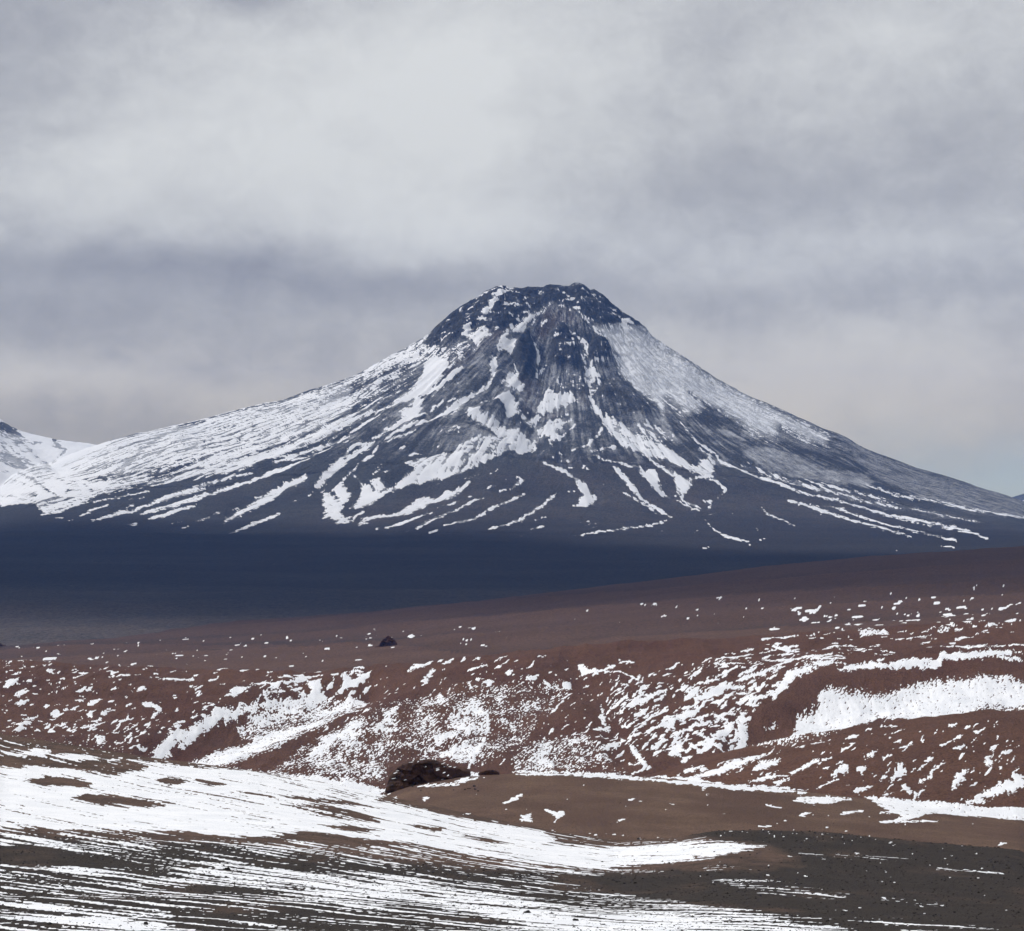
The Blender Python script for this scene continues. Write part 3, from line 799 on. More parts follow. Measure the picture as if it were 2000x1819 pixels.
def snow_material(name, size):
    mat = bpy.data.materials.new(name)
    mat.use_nodes = True
    nt = NT(mat.node_tree)
    pos = nt.n('ShaderNodeNewGeometry').outputs['Position']
    n1 = nt.noise(pos, 1.0 / (size * 12), 3, .6)
    n2 = nt.noise(pos, 1.0 / (size * 2), 2, .6)
    c = nt.mix(nt.ramp(n1, .3, .75), (.86, .87, .90), (.74, .76, .80))
    bs = nt.n('ShaderNodeBsdfPrincipled')
    nt.set(bs.inputs['Base Color'], c)
    bs.inputs['Roughness'].default_value = .75
    bs.inputs['Specular IOR Level'].default_value = .3
    bm = nt.n('ShaderNodeBump')
    bm.inputs['Strength'].default_value = .25
    bm.inputs['Distance'].default_value = size * .6
    nt.set(bm.inputs['Height'], n2)
    nt.set(bs.inputs['Normal'], bm.outputs[0])
    out = nt.n('ShaderNodeOutputMaterial')
    nt.t.links.new(bs.outputs[0], out.inputs[0])
    return mat


# ------------------------------------------------------------------ terrain builder
def raw_mesh(name, co, quads, smooth=True, attrs=None):
    me = bpy.data.meshes.new(name)
    nv, nf = len(co), len(quads)
    me.vertices.add(nv)
    me.vertices.foreach_set('co', np.ascontiguousarray(co, np.float32).ravel())
    me.loops.add(nf * 4)
    me.loops.foreach_set('vertex_index', np.ascontiguousarray(quads, np.int32).ravel())
    me.polygons.add(nf)
    me.polygons.foreach_set('loop_start', np.arange(0, nf * 4, 4, dtype=np.int32))
    me.polygons.foreach_set('use_smooth', np.full(nf, smooth, bool))
    for k, v in (attrs or {}).items():
        a = me.attributes.new(k, 'FLOAT', 'POINT')
        a.data.foreach_set('value', np.ascontiguousarray(v, np.float32).ravel())
    me.update(calc_edges=True)
    me.validate()
    return me


def link(name, me, mat, parent=None, label=None, cat=None, kind=None, group=None):
    o = bpy.data.objects.new(name, me)
    if me is not None and mat is not None and len(me.materials) == 0:
        me.materials.append(mat)
    COL.objects.link(o)
    if parent is not None:
        o.parent = parent
    for k, v in (('label', label), ('category', cat), ('kind', kind), ('group', group)):
        if v:
            o[k] = v
    return o


def components(cell):
    """connected regions of True cells of a grid, as labels (0 = none)"""
    h, wd = cell.shape
    lab = np.where(cell, np.arange(1, h * wd + 1, dtype=np.int64).reshape(h, wd), 0)
    big = h * wd + 5
    for it in range(400):
        q = np.where(cell, lab, big)
        m = q.copy()
        np.minimum(m[1:], q[:-1], out=m[1:]); np.minimum(m[:-1], q[1:], out=m[:-1])
        np.minimum(m[:, 1:], m[:, :-1].copy(), out=m[:, 1:]); np.minimum(m[:, :-1], m[:, 1:].copy(), out=m[:, :-1])
        m = np.where(cell, m, 0)
        flat = np.zeros(h * wd + 1, np.int64)
        flat[1:] = m.ravel()
        # hook roots, then jump pointers
        np.minimum.at(flat, lab[cell], m[cell])
        flat[0] = 0
        new = flat[m]
        new = flat[new]
        new = np.where(cell, new, 0)
        if np.array_equal(new, lab):
            break
        lab = new
    return lab


GRID = {}


def terrain(name, xs, co, px, py, snow, dust, tint, mat, snow_mat, depth, label, cat, n_patch=0, ash_shade=None):
    """co: rows x cols x 3 surface; snow > 0 carries a sheet of snow whose edge is where it meets the ground"""
    R, C = co.shape[:2]
    idx = np.arange(R * C, dtype=np.int32).reshape(R, C)
    quads = np.stack([idx[:-1, :-1], idx[:-1, 1:], idx[1:, 1:], idx[1:, :-1]], -1).reshape(-1, 4)
    low = np.minimum(np.minimum(snow[:-1, :-1], snow[:-1, 1:]), np.minimum(snow[1:, 1:], snow[1:, :-1])).ravel()
    gq = quads[low < .09]                        # no ground is laid under the closed part of the snow sheets
    used, inv = np.unique(gq, return_inverse=True)
    at = {'dust': dust, 'tint': tint}
    if ash_shade is not None:
        at['ash_shade'] = ash_shade
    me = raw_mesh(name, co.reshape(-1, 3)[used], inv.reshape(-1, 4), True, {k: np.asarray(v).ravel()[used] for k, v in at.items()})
    o = link(name, me, mat, None, label, cat, 'structure')
    GRID[name] = (xs, px, py, co)
    off = np.clip(snow * depth * 5, -depth * .6, depth)
    sc = co.copy()
    sc[..., 2] += off
    pos = snow > 0
    cell = pos[:-1, :-1] | pos[:-1, 1:] | pos[1:, 1:] | pos[1:, :-1]
    lab = components(cell)
    flat_lab = lab.ravel()
    area = np.bincount(flat_lab)
    area[0] = 0
    order = np.argsort(area)[::-1][:n_patch]
    order = [k for k in order if area[k] >= 40]
    pieces = [(k, flat_lab == k) for k in order]
    rest = (flat_lab > 0) & ~np.isin(flat_lab, order)
    scf = sc.reshape(-1, 3)
    for nm, selq in [('snow_patch', s) for _, s in pieces] + [('snow', rest)]:
        q = quads[selq]
        if len(q) == 0:
            continue
        used, inv = np.unique(q, return_inverse=True)
        m2 = raw_mesh(nm, scf[used], inv.reshape(-1, 4), True)
        s = link(nm, m2, snow_mat, o)
        if nm == 'snow':
            s['kind'] = 'stuff'
    return o


def columns(step, out=14):
    a = np.arange(-560, 0, out); b = np.arange(0, 2000.01, step); c = np.arange(2000 + out, 2561, out)
    return np.concatenate([a, b, c]).astype(np.float32)


def curve(s, xs, smooth=0):
    p = np.array([[float(q) for q in t.split(',')] for t in s.split()])
    y = np.interp(xs, p[:, 0], p[:, 1])
    if smooth:
        k = np.exp(-np.linspace(-2, 2, 2 * smooth + 1) ** 2); k /= k.sum()
        y = np.convolve(np.pad(y, smooth, mode='edge'), k, mode='valid')
    return y


def warp(px, py, amp, scale, seed):
    return (px + amp * fbm(px / scale, py / scale, 3, seed), py + amp * .6 * fbm(px / scale, py / scale, 3, seed + 40))


def inframe(px, py):
    """how far the survey reaches: 1 in the picture, fading to 0 outside"""
    return sstep(-380, -60, px) * sstep(2380, 2060, px)


# ------------------------------------------------------------------ the volcano
snow_far = snow_material('far_snow', 40.0)
snow_mid = snow_material('hill_snow', 2.5)
snow_near = snow_material('near_snow', .35)
rock_far = ground_material('volcano_rock', (.066, .069, .071), (.098, .078, .068), (.034, .035, .038), 7.0, .5, .8, ash_shade=(.025, .024, .025))

R0 = 12500.0
xs = columns(2.05)
SKY = ('-600,1040 -200,990 0,945 100,905 150,885 196,871 224,862 262,852 315,843 350,834 395,824 455,808 507,794 560,783 600,768 640,758 700,736 760,700 800,680 836,660 '
       '856,640 888,612 912,596 932,586 948,572 972,562 984,562 1000,567 1032,564 1060,563 1068,559 1112,560 1120,555 1132,554 1142,560 1154,569 1160,567 1180,580 1200,600 '
       '1220,616 1240,628 1260,642 1269,654 1276,660 1300,676 1340,702 1380,728 1400,743 1471,780 1527,804 1587,832 1608,843 1650,857 1688,880 1737,897 1790,918 1860,937 '
       '1912,955 1965,969 2000,980 2300,1026 2600,1050')
ysky = curve(SKY, xs)
ysm = curve(SKY, xs, 16)
u = (xs - 1110.0) / F * R0
d = np.concatenate([-np.array([2600, 1900, 1400, 1000, 700, 480, 320, 200, 120, 60, 28, 12.]), np.arange(0, 1700, 8.8), np.arange(1700, 3500, 18.5), np.arange(3500, 8700, 75.0)])
hp = np.array([[0, 1069], [120, 1035], [300, 912], [500, 765], [800, 600], [1200, 430], [1700, 262], [2300, 122], [2900, 48], [3600, 16], [5000, 8], [9000, 6]])


def cone(r):
    return np.interp(r, hp[:, 0], hp[:, 1])


rho = np.hypot(u[None, :], d[:, None])
Y = (R0 - d)[:, None] * np.ones_like(u)[None, :]
base = -110 - np.clip(9000 - Y, 0, None) * .024
ratio = cone(rho) / cone(np.abs(u))[None, :]
ratio = np.minimum(ratio, 1.0)
# smooth the rings of the profile a little
k = np.exp(-np.linspace(-2, 2, 13) ** 2); k /= k.sum()
rr = np.apply_along_axis(lambda c: np.convolve(np.pad(c, 6, mode='edge'), k, mode='valid'), 0, ratio)
blend = sstep(60, 260, np.abs(d))[:, None]
ratio = ratio * (1 - blend) + rr * blend
hs = (CY - ysm) / F * R0 + 110
hd = (ysm - ysky) / F * R0
Z = base + hs[None, :] * ratio + hd[None, :] * np.exp(-(d[:, None] / 130.0) ** 2)
px = xs[None, :] * np.ones_like(Y)
py = CY - Z / Y * F
crest = py.min(0)
X = (px - CX) / F * Y
th = np.arctan2(u[None, :], d[:, None])
front = sstep(-60, 120, d)[:, None]
# ribs and gullies that run down the cone, crags round the summit, traced relief
ribs = fbm(th * 9.0, np.log(rho + 200) * 1.1, 5, 3, .55, True)
flank = sstep(3300, 900, rho) * sstep(60, 500, rho)
Z = Z + (ribs - .1) * 15 * flank * front
lift = LIFT.sample(px, py) * front
cragm = CRAG.sample(px, py) * front
cr = fbm(X / 70, Y / 70 + Z / 60, 5, 21, .6, True)
Z = Z + lift + cragm * (cr - .1) * 20 + (fbm(X / 240, Y / 240, 5, 5) * 9) * flank * front
Z = Z + fbm(X / 60, Y / 60, 3, 8) * 2.2 * front
Z = Z + fbm(X / 900, Y / 500, 3, 15) * 9 * sstep(2600, 4200, rho)
wx, wy = warp(px, py, 4.5, 18, 31)
wx, wy = warp(wx, wy, 2.4, 5, 36)
D = SNOW.sample(wx, wy)
inn = inframe(px, py)
streak = fbm(th * 60, np.log(rho + 150) * 5.0, 5, 51, .62)
grit = fbm(X / 26, Y / 30, 3, 61, .6)
streak2 = fbm(th * 170, np.log(rho + 150) * 16.0, 4, 55, .62)
nz = unit(unit(streak) * .75 + unit(streak2) * .65 + unit(grit) * .55)
nzc = unit(fbm(X / 60, Y / 60 + Z / 40, 4, 57, .55))
nz = nz * (1 - .5 * cragm) + nzc * .75 * cragm
s = (D - .5) + .24 * nz * sstep(.02, .16, D) * (1 - .30 * sstep(.9, 1.0, D))
s = np.where(d[:, None] < -20, -.2, s)
s = s * inn - .2 * (1 - inn)
veil = (.33 + .05 * unit(streak) + .05 * unit(fbm(X / 150, Y / 150, 4, 79))) * sstep(2300, 1300, rho) * (1 - cragm * .6)
dust = np.clip(np.maximum(DUST.sample(wx, wy), veil) + .06 * nz, 0, 1) * inn + .25 * (1 - inn) * sstep(150, 450, Z)
dust = np.maximum(dust, np.clip((D - .12) * .95, 0, .62))
dust = np.maximum(dust, .55 * np.clip(1 + s / .26, 0, 1) ** 1.3)        # thin feathered rim of the snow
tint = np.clip(TINT.sample(wx, wy) * (.8 + .8 * fbm(X / 120, Y / 120, 4, 71)), 0, 1)
ash_shade = sstep(2300, 3500, rho + 350 * fbm(X / 500, Y / 500, 4, 75))  # dark ground that also paints the cloud shade on the foot plain deeper
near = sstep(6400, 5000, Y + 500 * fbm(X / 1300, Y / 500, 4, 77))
ash_shade = ash_shade * np.clip(.88 + .5 * fbm(X / 900, Y / 500, 5, 76), .35, 1)
ash_shade = np.maximum(ash_shade * (1 - near), np.clip(cragm * (.30 + .6 * fbm(X / 60, Y / 60, 4, 78)), 0, .7))
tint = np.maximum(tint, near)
co = np.stack([X, Y, Z], -1).astype(np.float32)
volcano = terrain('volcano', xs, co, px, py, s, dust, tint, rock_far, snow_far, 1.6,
                  'broad snow-streaked volcanic cone with a dark craggy flat summit', 'volcano', 40, ash_shade)


# ------------------------------------------------------------------ hills in front of and beside it
def layer(step, ystep, crest, Rt, ybot, Rb, p, back=.35, drop=90.0, smooth=14, nback=12):
    xs = columns(step)
    yt = curve(crest, xs, smooth)
    rt = curve(Rt, xs, 40) if isinstance(Rt, str) else np.full_like(xs, Rt)
    rb = curve(Rb, xs, 40) if isinstance(Rb, str) else np.full_like(xs, Rb)
    yb = curve(ybot, xs, 14) if isinstance(ybot, str) else np.full_like(xs, ybot)
    nrow = int((yb - yt).max() / ystep)
    g = np.linspace(1, 0, nrow)
    g = np.where(g < .02, g * g / .02 * .9 + g * .1, g)
    sfr = 1 - g ** (1 / p)
    sb = np.linspace(0, 1, nback + 1)[1:]
    Yv = rb + (rt - rb) * sfr[:, None]
    pyv = yt + (yb - yt) * g[:, None]
    Yb = rt * (1 + back * sb[:, None] ** 1.3)
    pb = yt + drop * sb[:, None] ** 2
    Y = np.concatenate([Yv, Yb])
    py = np.concatenate([pyv, pb])
    px = xs[None, :] * np.ones_like(Y)
    vis = np.concatenate([np.ones(nrow), np.zeros(nback)])[:, None] * np.ones_like(Y)
    X = (px - CX) / F * Y
    Z = -(py - CY) / F * Y
    return xs, X, Y, Z, px, py, vis


# white mountain to the left
xs, X, Y, Z, px, py, vis = layer(2.4, 2.4, '-560,700 -200,775 -60,806 0,826 42,846 87,857 140,866 190,872 240,893 320,930 600,1010 2600,1080', 14200.0, 1030, 11200.0, 1.4)
Z = Z + (fbm(X / 260, Y / 400, 5, 90, .55, True) - .1) * 14 * sstep(1, .9, 1 - vis + .0) + LIFT.sample(px, py) * vis
wx, wy = warp(px, py, 3, 14, 33)
D = SNOW.sample(wx, wy)
inn = inframe(px, py)
D = D * inn + .72 * (1 - inn) * sstep(1000, 960, py)
diag = (X * .55 + Y * .30 + Z * 1.2)
st = fbm((X * .5 + Z * 1.1) / 34, (X * .5 - Z * .5 + Y * .15) / 160, 4, 92, .6)
s = (D - .5) + .22 * unit(unit(st) + .6 * unit(fbm(X / 30, Y / 40, 3, 93))) * sstep(0, .12, D)
s = np.where(vis > 0, s, .3)
sel = slice(0, int(np.searchsorted(xs, 420)))
co = np.stack([X, Y, Z], -1).astype(np.float32)[:, sel]
terrain('mountain', xs[sel], co, px[:, sel], py[:, sel], s[:, sel], np.clip(DUST.sample(px, py), .3, 1)[:, sel], np.zeros_like(px)[:, sel], rock_far, snow_far, 1.4,
        'white mountain with dark diagonal rock streaks beside the saddle', 'mountain', 10)

# far low hill
xs, X, Y, Z, px, py, vis = layer(6, 4, '-560,1100 1700,1100 1900,1010 1955,976 1975,969 1990,966 2040,962 2200,948 2400,960 2600,985', 19500.0, 1080, 17500.0, 1.3)
sel = slice(int(np.searchsorted(xs, 1700)), None)
Z = Z + (fbm(X / 200, Y / 300, 4, 97, .5, True)) * 6
st = fbm(X / 60, Y / 120, 4, 98, .6)
co = np.stack([X, Y, Z], -1).astype(np.float32)[:, sel]
terrain('far_hill', xs[sel], co, px[:, sel], py[:, sel], (st - .12)[:, sel], (np.full_like(px, .3))[:, sel], np.zeros_like(px)[:, sel], rock_far, snow_far, 1.4,
        'small distant hill peeping over the lower flank of the volcano', 'hill', 0)


def hill(name, lay, lift_amp, und, mat, smat, depth, label, seed, n_patch, mode, cat='hill', tint_from=None):
    xs, X, Y, Z, px, py, vis = lay
    if 'from_x' in mode:
        k = int(np.searchsorted(xs, mode['from_x']))
        xs = xs[k:]
        X, Y, Z, px, py, vis = (q[:, k:] for q in (X, Y, Z, px, py, vis))
    ax, ay, lx, ly = und[:4]
    Z = Z + LIFT.sample(px, py) * vis * lift_amp
    for (line, amp, wn, wf, x0, x1) in mode.get('ridges', []):
        yk = curve(line, xs)[None, :] + 3 * fbm(px / 160, 0 * py, 3, seed + 60)
        q = py - yk
        Z = Z + amp * np.where(q > 0, np.exp(-q / wn), np.exp(q / wf)) * sstep(x0, x1, px) * vis
    Z = Z + ax * fbm(X / lx, Y / ly, 4, seed) + ay * fbm(X / (lx * .12), Y / (ly * .12), 3, seed + 5)
    if 'gully' in mode:                          # folds that run down the slope
        ga, gx_, gy_ = mode['gully']
        Z = Z + ga * (fbm(X / gx_ + .15 * fbm(X / 90, Y / 90, 2, seed + 21), Y / gy_, 4, seed + 20, .5, True) - .15) * vis
    wx, wy = warp(px, py, mode.get('warp', 2.5), mode.get('wscale', 12), seed + 7)
    wx, wy = warp(wx, wy, mode.get('warp2', 1.6), mode.get('w2', 4.5), seed + 8)
    D = SNOW.sample(wx, wy)
    inn = inframe(px, py)
    D = D * inn + .12 * (1 - inn)
    mid = sstep(.15, .4, D) * sstep(.85, .6, D)
    D = D + mid * mode.get('clump', .35) * fbm(X / (mode['wid'] * 9), Y / (mode['wid'] * 22), 3, seed + 30)
    a = mode['dir']
    al, ac = mode['len'], mode['wid']
    c, sn = math.cos(a), math.sin(a)
    A = (X * c + Y * sn) / al
    Bc = (-X * sn + Y * c) / ac
    n = fbm(A, Bc, 5, seed + 9, .62)
    g2 = fbm(X / (ac * .8), Y / (ac * .8), 3, seed + 12, .6)
    nz = unit(unit(n) * mode.get('a1', 1.1) + unit(g2) * mode.get('a2', .6))
    s = (D - .5) + mode.get('amp', .2) * nz * sstep(.02, .14, D) * (1 - mode.get('solid', .5) * sstep(.84, .97, D))
    s = np.where(vis > 0, s, -.3)
    dust = np.maximum(np.clip((D - .3) * .4, 0, .2), mode.get('rim', .5) * np.clip(1 + s / .13, 0, 1))
    if tint_from is None:
        tint = TINT.sample(*warp(px, py, 9, 26, seed + 15))
        tint = tint * (1 - .42 * sstep(.05, .55, fbm(X / 9, Y / 30, 4, seed + 18)))
    else:
        tint = tint_from(px, py, X, Y)
    co = np.stack([X, Y, Z], -1).astype(np.float32)
    return terrain(name, xs, co, px, py, s, dust, np.clip(tint, 0, 1), mat, smat, depth, label, cat, n_patch)


brown_far = ground_material('upland_soil', (.104, .058, .039), (.046, .029, .024), (.070, .038, .026), 3.0, .4, .5)
brown = ground_material('hill_soil', (.110, .054, .034), (.088, .038, .024), (.068, .033, .021), 1.1, .45, .7)
brown_near = ground_material('knoll_soil', (.138, .086, .060), (.092, .053, .040), (.076, .046, .034), .35, .45, .8)
gravel = ground_material('slope_gravel', (.126, .078, .058), (.034, .0265, .0225), (.020, .016, .0145), .10, .6, 1.0)

HOLLOW_SHADE = ['0,1262 600,1212 1000,1180 1200,1163 1500,1141 2000,1101 2600,1060', '0,1275 600,1240 1000,1212 1200,1194 1350,1182 1500,1174 2000,1143 2600,1100',  # dark bands beyond these ridge lines paint shaded hollows into the soil colour
        '0,1290 700,1262 1000,1248 1200,1232 1300,1224 1400,1213 1500,1200 2000,1172 2600,1140', '0,1268 300,1264 700,1262 1000,1285 1200,1250 1500,1228 2000,1200']
hill('upland', layer(2.5, 2.2, '-560,1262 0,1246 200,1236 400,1218 700,1196 1000,1166 1300,1130 1500,1106 1700,1087 2000,1068 2560,1046', 5000.0, '-560,1340 600,1345 1000,1310 1500,1275 2000,1245 2560,1230', 2480.0, 1.25),
     0, (4.5, .8, 1400, 300), brown_far, snow_mid, .5, 'bare reddish-brown upland rising to the right below the volcano', 111, 12,
     dict(dir=.05, len=60, wid=26, a1=.7, a2=.5, warp=1.5, gully=(2.5, 160, 420), ridges=[
         ('0,1262 600,1212 1000,1180 1200,1163 1500,1141 2000,1101 2600,1060', 8.5, 12, 2.5, 300, 900),
         ('0,1275 600,1240 1000,1212 1200,1194 1350,1182 1500,1174 2000,1143 2600,1100', 8.5, 14, 2.5, 350, 1000),
         ('0,1290 700,1262 1000,1248 1200,1232 1300,1224 1400,1213 1500,1200 2000,1172 2600,1140', 8.0, 14, 2.5, 500, 1100),
         ('0,1272 300,1262 600,1256 900,1254 1300,1250 2000,1300', 2.4, 12, 2.5, -300, 100)]), 'upland',
     lambda px, py, X, Y: np.clip(.25 * sstep(-.3, .5, fbm(X / 1500, Y / 130, 4, 131)) + sum(1.0 * np.where(py < yk, np.exp(-(yk - py) / 15.0), 0) for yk in (curve(q, px[0])[None, :] + 3 * fbm(px / 160, 0 * py, 3, 171) for q in HOLLOW_SHADE)) * (.7 + .6 * fbm(X / 300, Y / 200, 3, 133)), 0, 1))
hill('hill', layer(1.75, 1.45, '-560,1262 0,1292 300,1304 600,1316 800,1300 1000,1277 1200,1260 1400,1248 1700,1230 2000,1216 2560,1200', 2420.0, '-560,1565 0,1570 400,1585 750,1600 1000,1575 1300,1555 1500,1515 2000,1470 2560,1450', 1880.0, 1.25),
     1.1, (5.0, .9, 200, 150), brown, snow_mid, .30, 'wide brown hillside mottled with snow patches and long drifts', 141, 60,
     dict(dir=1.22, len=12, wid=1.9, a1=.6, a2=.9, warp=3.4, clump=.5, solid=.65, gully=(3.0, 48, 190)), 'hill',
     lambda px, py, X, Y: sstep(-.1, .5, fbm(X / 120, Y / 90, 4, 151)))
hill('hill', layer(2.0, 1.7, '-560,1700 900,1620 1150,1545 1250,1518 1300,1505 1400,1476 1550,1441 1700,1415 1850,1398 2000,1385 2560,1350', 1500.0, '-560,1740 1000,1640 1300,1570 1600,1590 2000,1620 2560,1670', 1180.0, 1.3),
     0, (3.0, .6, 140, 110), brown, snow_mid, .20, 'rounded brown hill with scattered white patches in front of the snowy gully', 171, 30,
     dict(dir=1.42, len=10, wid=1.1, a1=.9, a2=.7, warp=3.0, gully=(1.5, 34, 120), from_x=1080), 'hill', lambda px, py, X, Y: .5 * sstep(-.1, .5, fbm(X / 90, Y / 70, 4, 152)))
hill('knoll', layer(2.0, 1.6, '-560,1800 400,1680 600,1610 740,1557 800,1536 900,1518 1000,1512 1150,1514 1300,1521 1500,1539 1700,1561 1850,1584 2000,1600 2560,1650', 760.0, '-560,1850 600,1680 1000,1675 1300,1680 2000,1710 2560,1770', 545.0, 1.25),
     0, (.8, .12, 70, 60), brown_near, snow_mid, .10, 'low smooth grey-brown knoll with snow lying along its crest', 191, 14,
     dict(from_x=560, dir=-.9, len=16, wid=1.8, a1=1.1, a2=.6, warp=2.5), 'knoll', lambda px, py, X, Y: .95 * sstep(-.3, .35, fbm(X / 22, Y / 45, 5, 153)))
hill('slope', layer(1.9, 1.45, '-560,1360 0,1434 100,1449 300,1480 500,1505 650,1530 750,1553 900,1588 1080,1622 1200,1640 1320,1634 1400,1622 1500,1620 1600,1625 1800,1644 2000,1664 2560,1730', '-560,520 0,500 700,470 1200,430 2000,400 2560,400', 1850, 160.0, 1.12, nback=10),
     0, (.45, .05, 40, 34), gravel, snow_near, .022, 'stony near slope with wind-streaked snow over dark gravel', 211, 24,
     dict(dir=-.92, len=24, wid=1.5, a1=1.25, a2=.35, amp=.25, warp=3.0, wscale=18, solid=.45, clump=.5, rim=.25), 'slope')

# ------------------------------------------------------------------ ground under everything, towards the camera and out to the sides
def sheet(name, x0, x1, y0, y1, nx, ny, zf, mat, label, cat, kind='structure'):
    gx = np.linspace(x0, x1, nx); gy = np.linspace(y0, y1, ny)
    XX, YY = np.meshgrid(gx, gy)
    ZZ = zf(XX, YY)
    co = np.stack([XX, YY, ZZ], -1).reshape(-1, 3)
    idx = np.arange(nx * ny, dtype=np.int32).reshape(ny, nx)
    q = np.stack([idx[:-1, :-1], idx[:-1, 1:], idx[1:, 1:], idx[1:, :-1]], -1).reshape(-1, 4)
    me = raw_mesh(name, co, q, True, {'dust': np.zeros(nx * ny), 'ash_shade': np.zeros(nx * ny), 'tint': np.full(nx * ny, .3)})
    return link(name, me, mat, None, label, cat, kind)


sheet('ground', -11000, 11000, -2500, 21500, 90, 90, lambda x, y: -345 + 12 * fbm(x / 2500, y / 2500, 3, 301), brown_far,
      'brown high plain stretching under the hills to the horizon', 'ground')
# the valley floor between the near slope and the hills beyond
sheet('valley', -420, 420, 440, 2000, 50, 70, lambda x, y: -(.132 - .020 * sstep(700, 1200, y) - .0095 * sstep(1200, 1850, y)) * y + .6 * fbm(x / 60, y / 90, 3, 305), brown, 'brown valley floor hidden behind the near slope', 'valley')
# the hillside the photographer stands on, falling away to the near slope
gz = GRID['slope'][3]
z_edge = float(np.median(gz[0, :, 2]))


def viewpoint_z(x, y):
    t = np.clip(y / 160.0, 0, 1)
    z = -1.65 - (-z_edge - 1.65) * t - 1.2 * np.sin(np.pi * t) + .25 * fbm(x / 9, y / 9, 3, 303) * sstep(4, 20, np.hypot(x, y))
    return z - np.clip(-y, 0, None) * .25 - .02 * np.abs(x) - .0012 * x * x


sheet('viewpoint_hill', -70, 70, -120, 159.5, 60, 90, viewpoint_z, gravel, 'stony hillside under the camera', 'hillside')


# ------------------------------------------------------------------ rocks
def rock_mesh(name, seed, sub=3, amp=.35, squash=.7, cuts=7):
    import bmesh
    rnd = random.Random(seed)
    bm = bmesh.new()
    bmesh.ops.create_icosphere(bm, subdivisions=sub, radius=1.0)
    planes = []
    for i in range(cuts):
        v = Vector((rnd.gauss(0, 1), rnd.gauss(0, 1), rnd.gauss(0, .8))).normalized()
        planes.append((v, rnd.uniform(.55, .85)))
    for v in bm.verts:
        for (n, dd) in planes:                     # flat broken faces
            e = v.co.dot(n) - dd
            if e > 0:
                v.co -= n * e * .92
        f = 1 + amp * .35 * math.sin(v.co.x * 5 + seed) * math.cos(v.co.y * 4.3 + seed * 2) + amp * .2 * math.sin(v.co.z * 9 + v.co.x * 7)
        v.co *= f
        v.co.z *= squash
    me = bpy.data.meshes.new(name)
    bm.to_mesh(me)
    bm.free()
    return me


def rock_material(name, col, dark, size):
    mat = bpy.data.materials.new(name)
    mat.use_nodes = True
    nt = NT(mat.node_tree)
    pos = nt.n('ShaderNodeNewGeometry').outputs['Position']
    n1 = nt.noise(pos, 1 / size, 7, .65)
    n2 = nt.noise(pos, 5 / size, 6, .7)
    c = nt.mix(nt.ramp(n1, .35, .7), col, dark)
    hs = nt.n('ShaderNodeHueSaturation')
    nt.set(hs.inputs['Color'], c)
    nt.set(hs.inputs['Value'], nt.ramp(n2, .2, .8, .6, 1.4))
    bs = nt.n('ShaderNodeBsdfPrincipled')
    nt.set(bs.inputs['Base Color'], hs.outputs[0])
    bs.inputs['Roughness'].default_value = .9
    bs.inputs['Specular IOR Level'].default_value = .2
    bm = nt.n('ShaderNodeBump')
    bm.inputs['Strength'].default_value = .8
    bm.inputs['Distance'].default_value = size * .15
    nt.set(bm.inputs['Height'], nt.m('ADD', n1, n2))
    nt.set(bs.inputs['Normal'], bm.outputs[0])
    out = nt.n('ShaderNodeOutputMaterial')
    nt.t.links.new(bs.outputs[0], out.inputs[0])
    return mat


stone_mat = rock_material('dark_stone', (.030, .026, .025), (.016, .014, .014), .25)
outcrop_mat = rock_material('outcrop_rock', (.088, .045, .033), (.034, .019, .015), 3.0)
crag_mat = rock_material('crag_rock', (.135, .070, .052), (.050, .028, .023), 6.0)


def on(name, x, y):
    """the point of a terrain seen at photo pixel x, y"""
    xs, px, py, co = GRID[name]
    c = int(np.argmin(np.abs(xs - x)))
    col = co[:, c]
    yy = CY - col[:, 2] / col[:, 1] * F
    n = int(len(yy))
    best = None
    for r in range(n):
        if abs(yy[r] - y) < 1.3:
            best = r
            break
    if best is None:
        best = int(np.argmin(np.abs(yy - y)))
    return col[best]


def cells(x, y, seed):
    """blocky cellular pattern: one random level per cell"""
    best = np.full(x.shape, 9e9); val = np.zeros(x.shape)
    xi, yi = np.floor(x), np.floor(y)
    for i in (-1, 0, 1):
        for j in (-1, 0, 1):
            cx, cy = xi + i, yi + j
            h = np.sin(cx * 127.1 + cy * 311.7 + seed * 7.3) * 43758.5
            h2 = np.sin(cx * 269.5 + cy * 183.3 + seed * 3.1) * 24634.6
            fx, fy = h - np.floor(h), h2 - np.floor(h2)
            dd = (cx + fx - x) ** 2 + (cy + fy - y) ** 2
            m = dd < best
            best = np.where(m, dd, best)
            val = np.where(m, (fx * 7.7 + fy * 3.3) % 1.0, val)
    return val


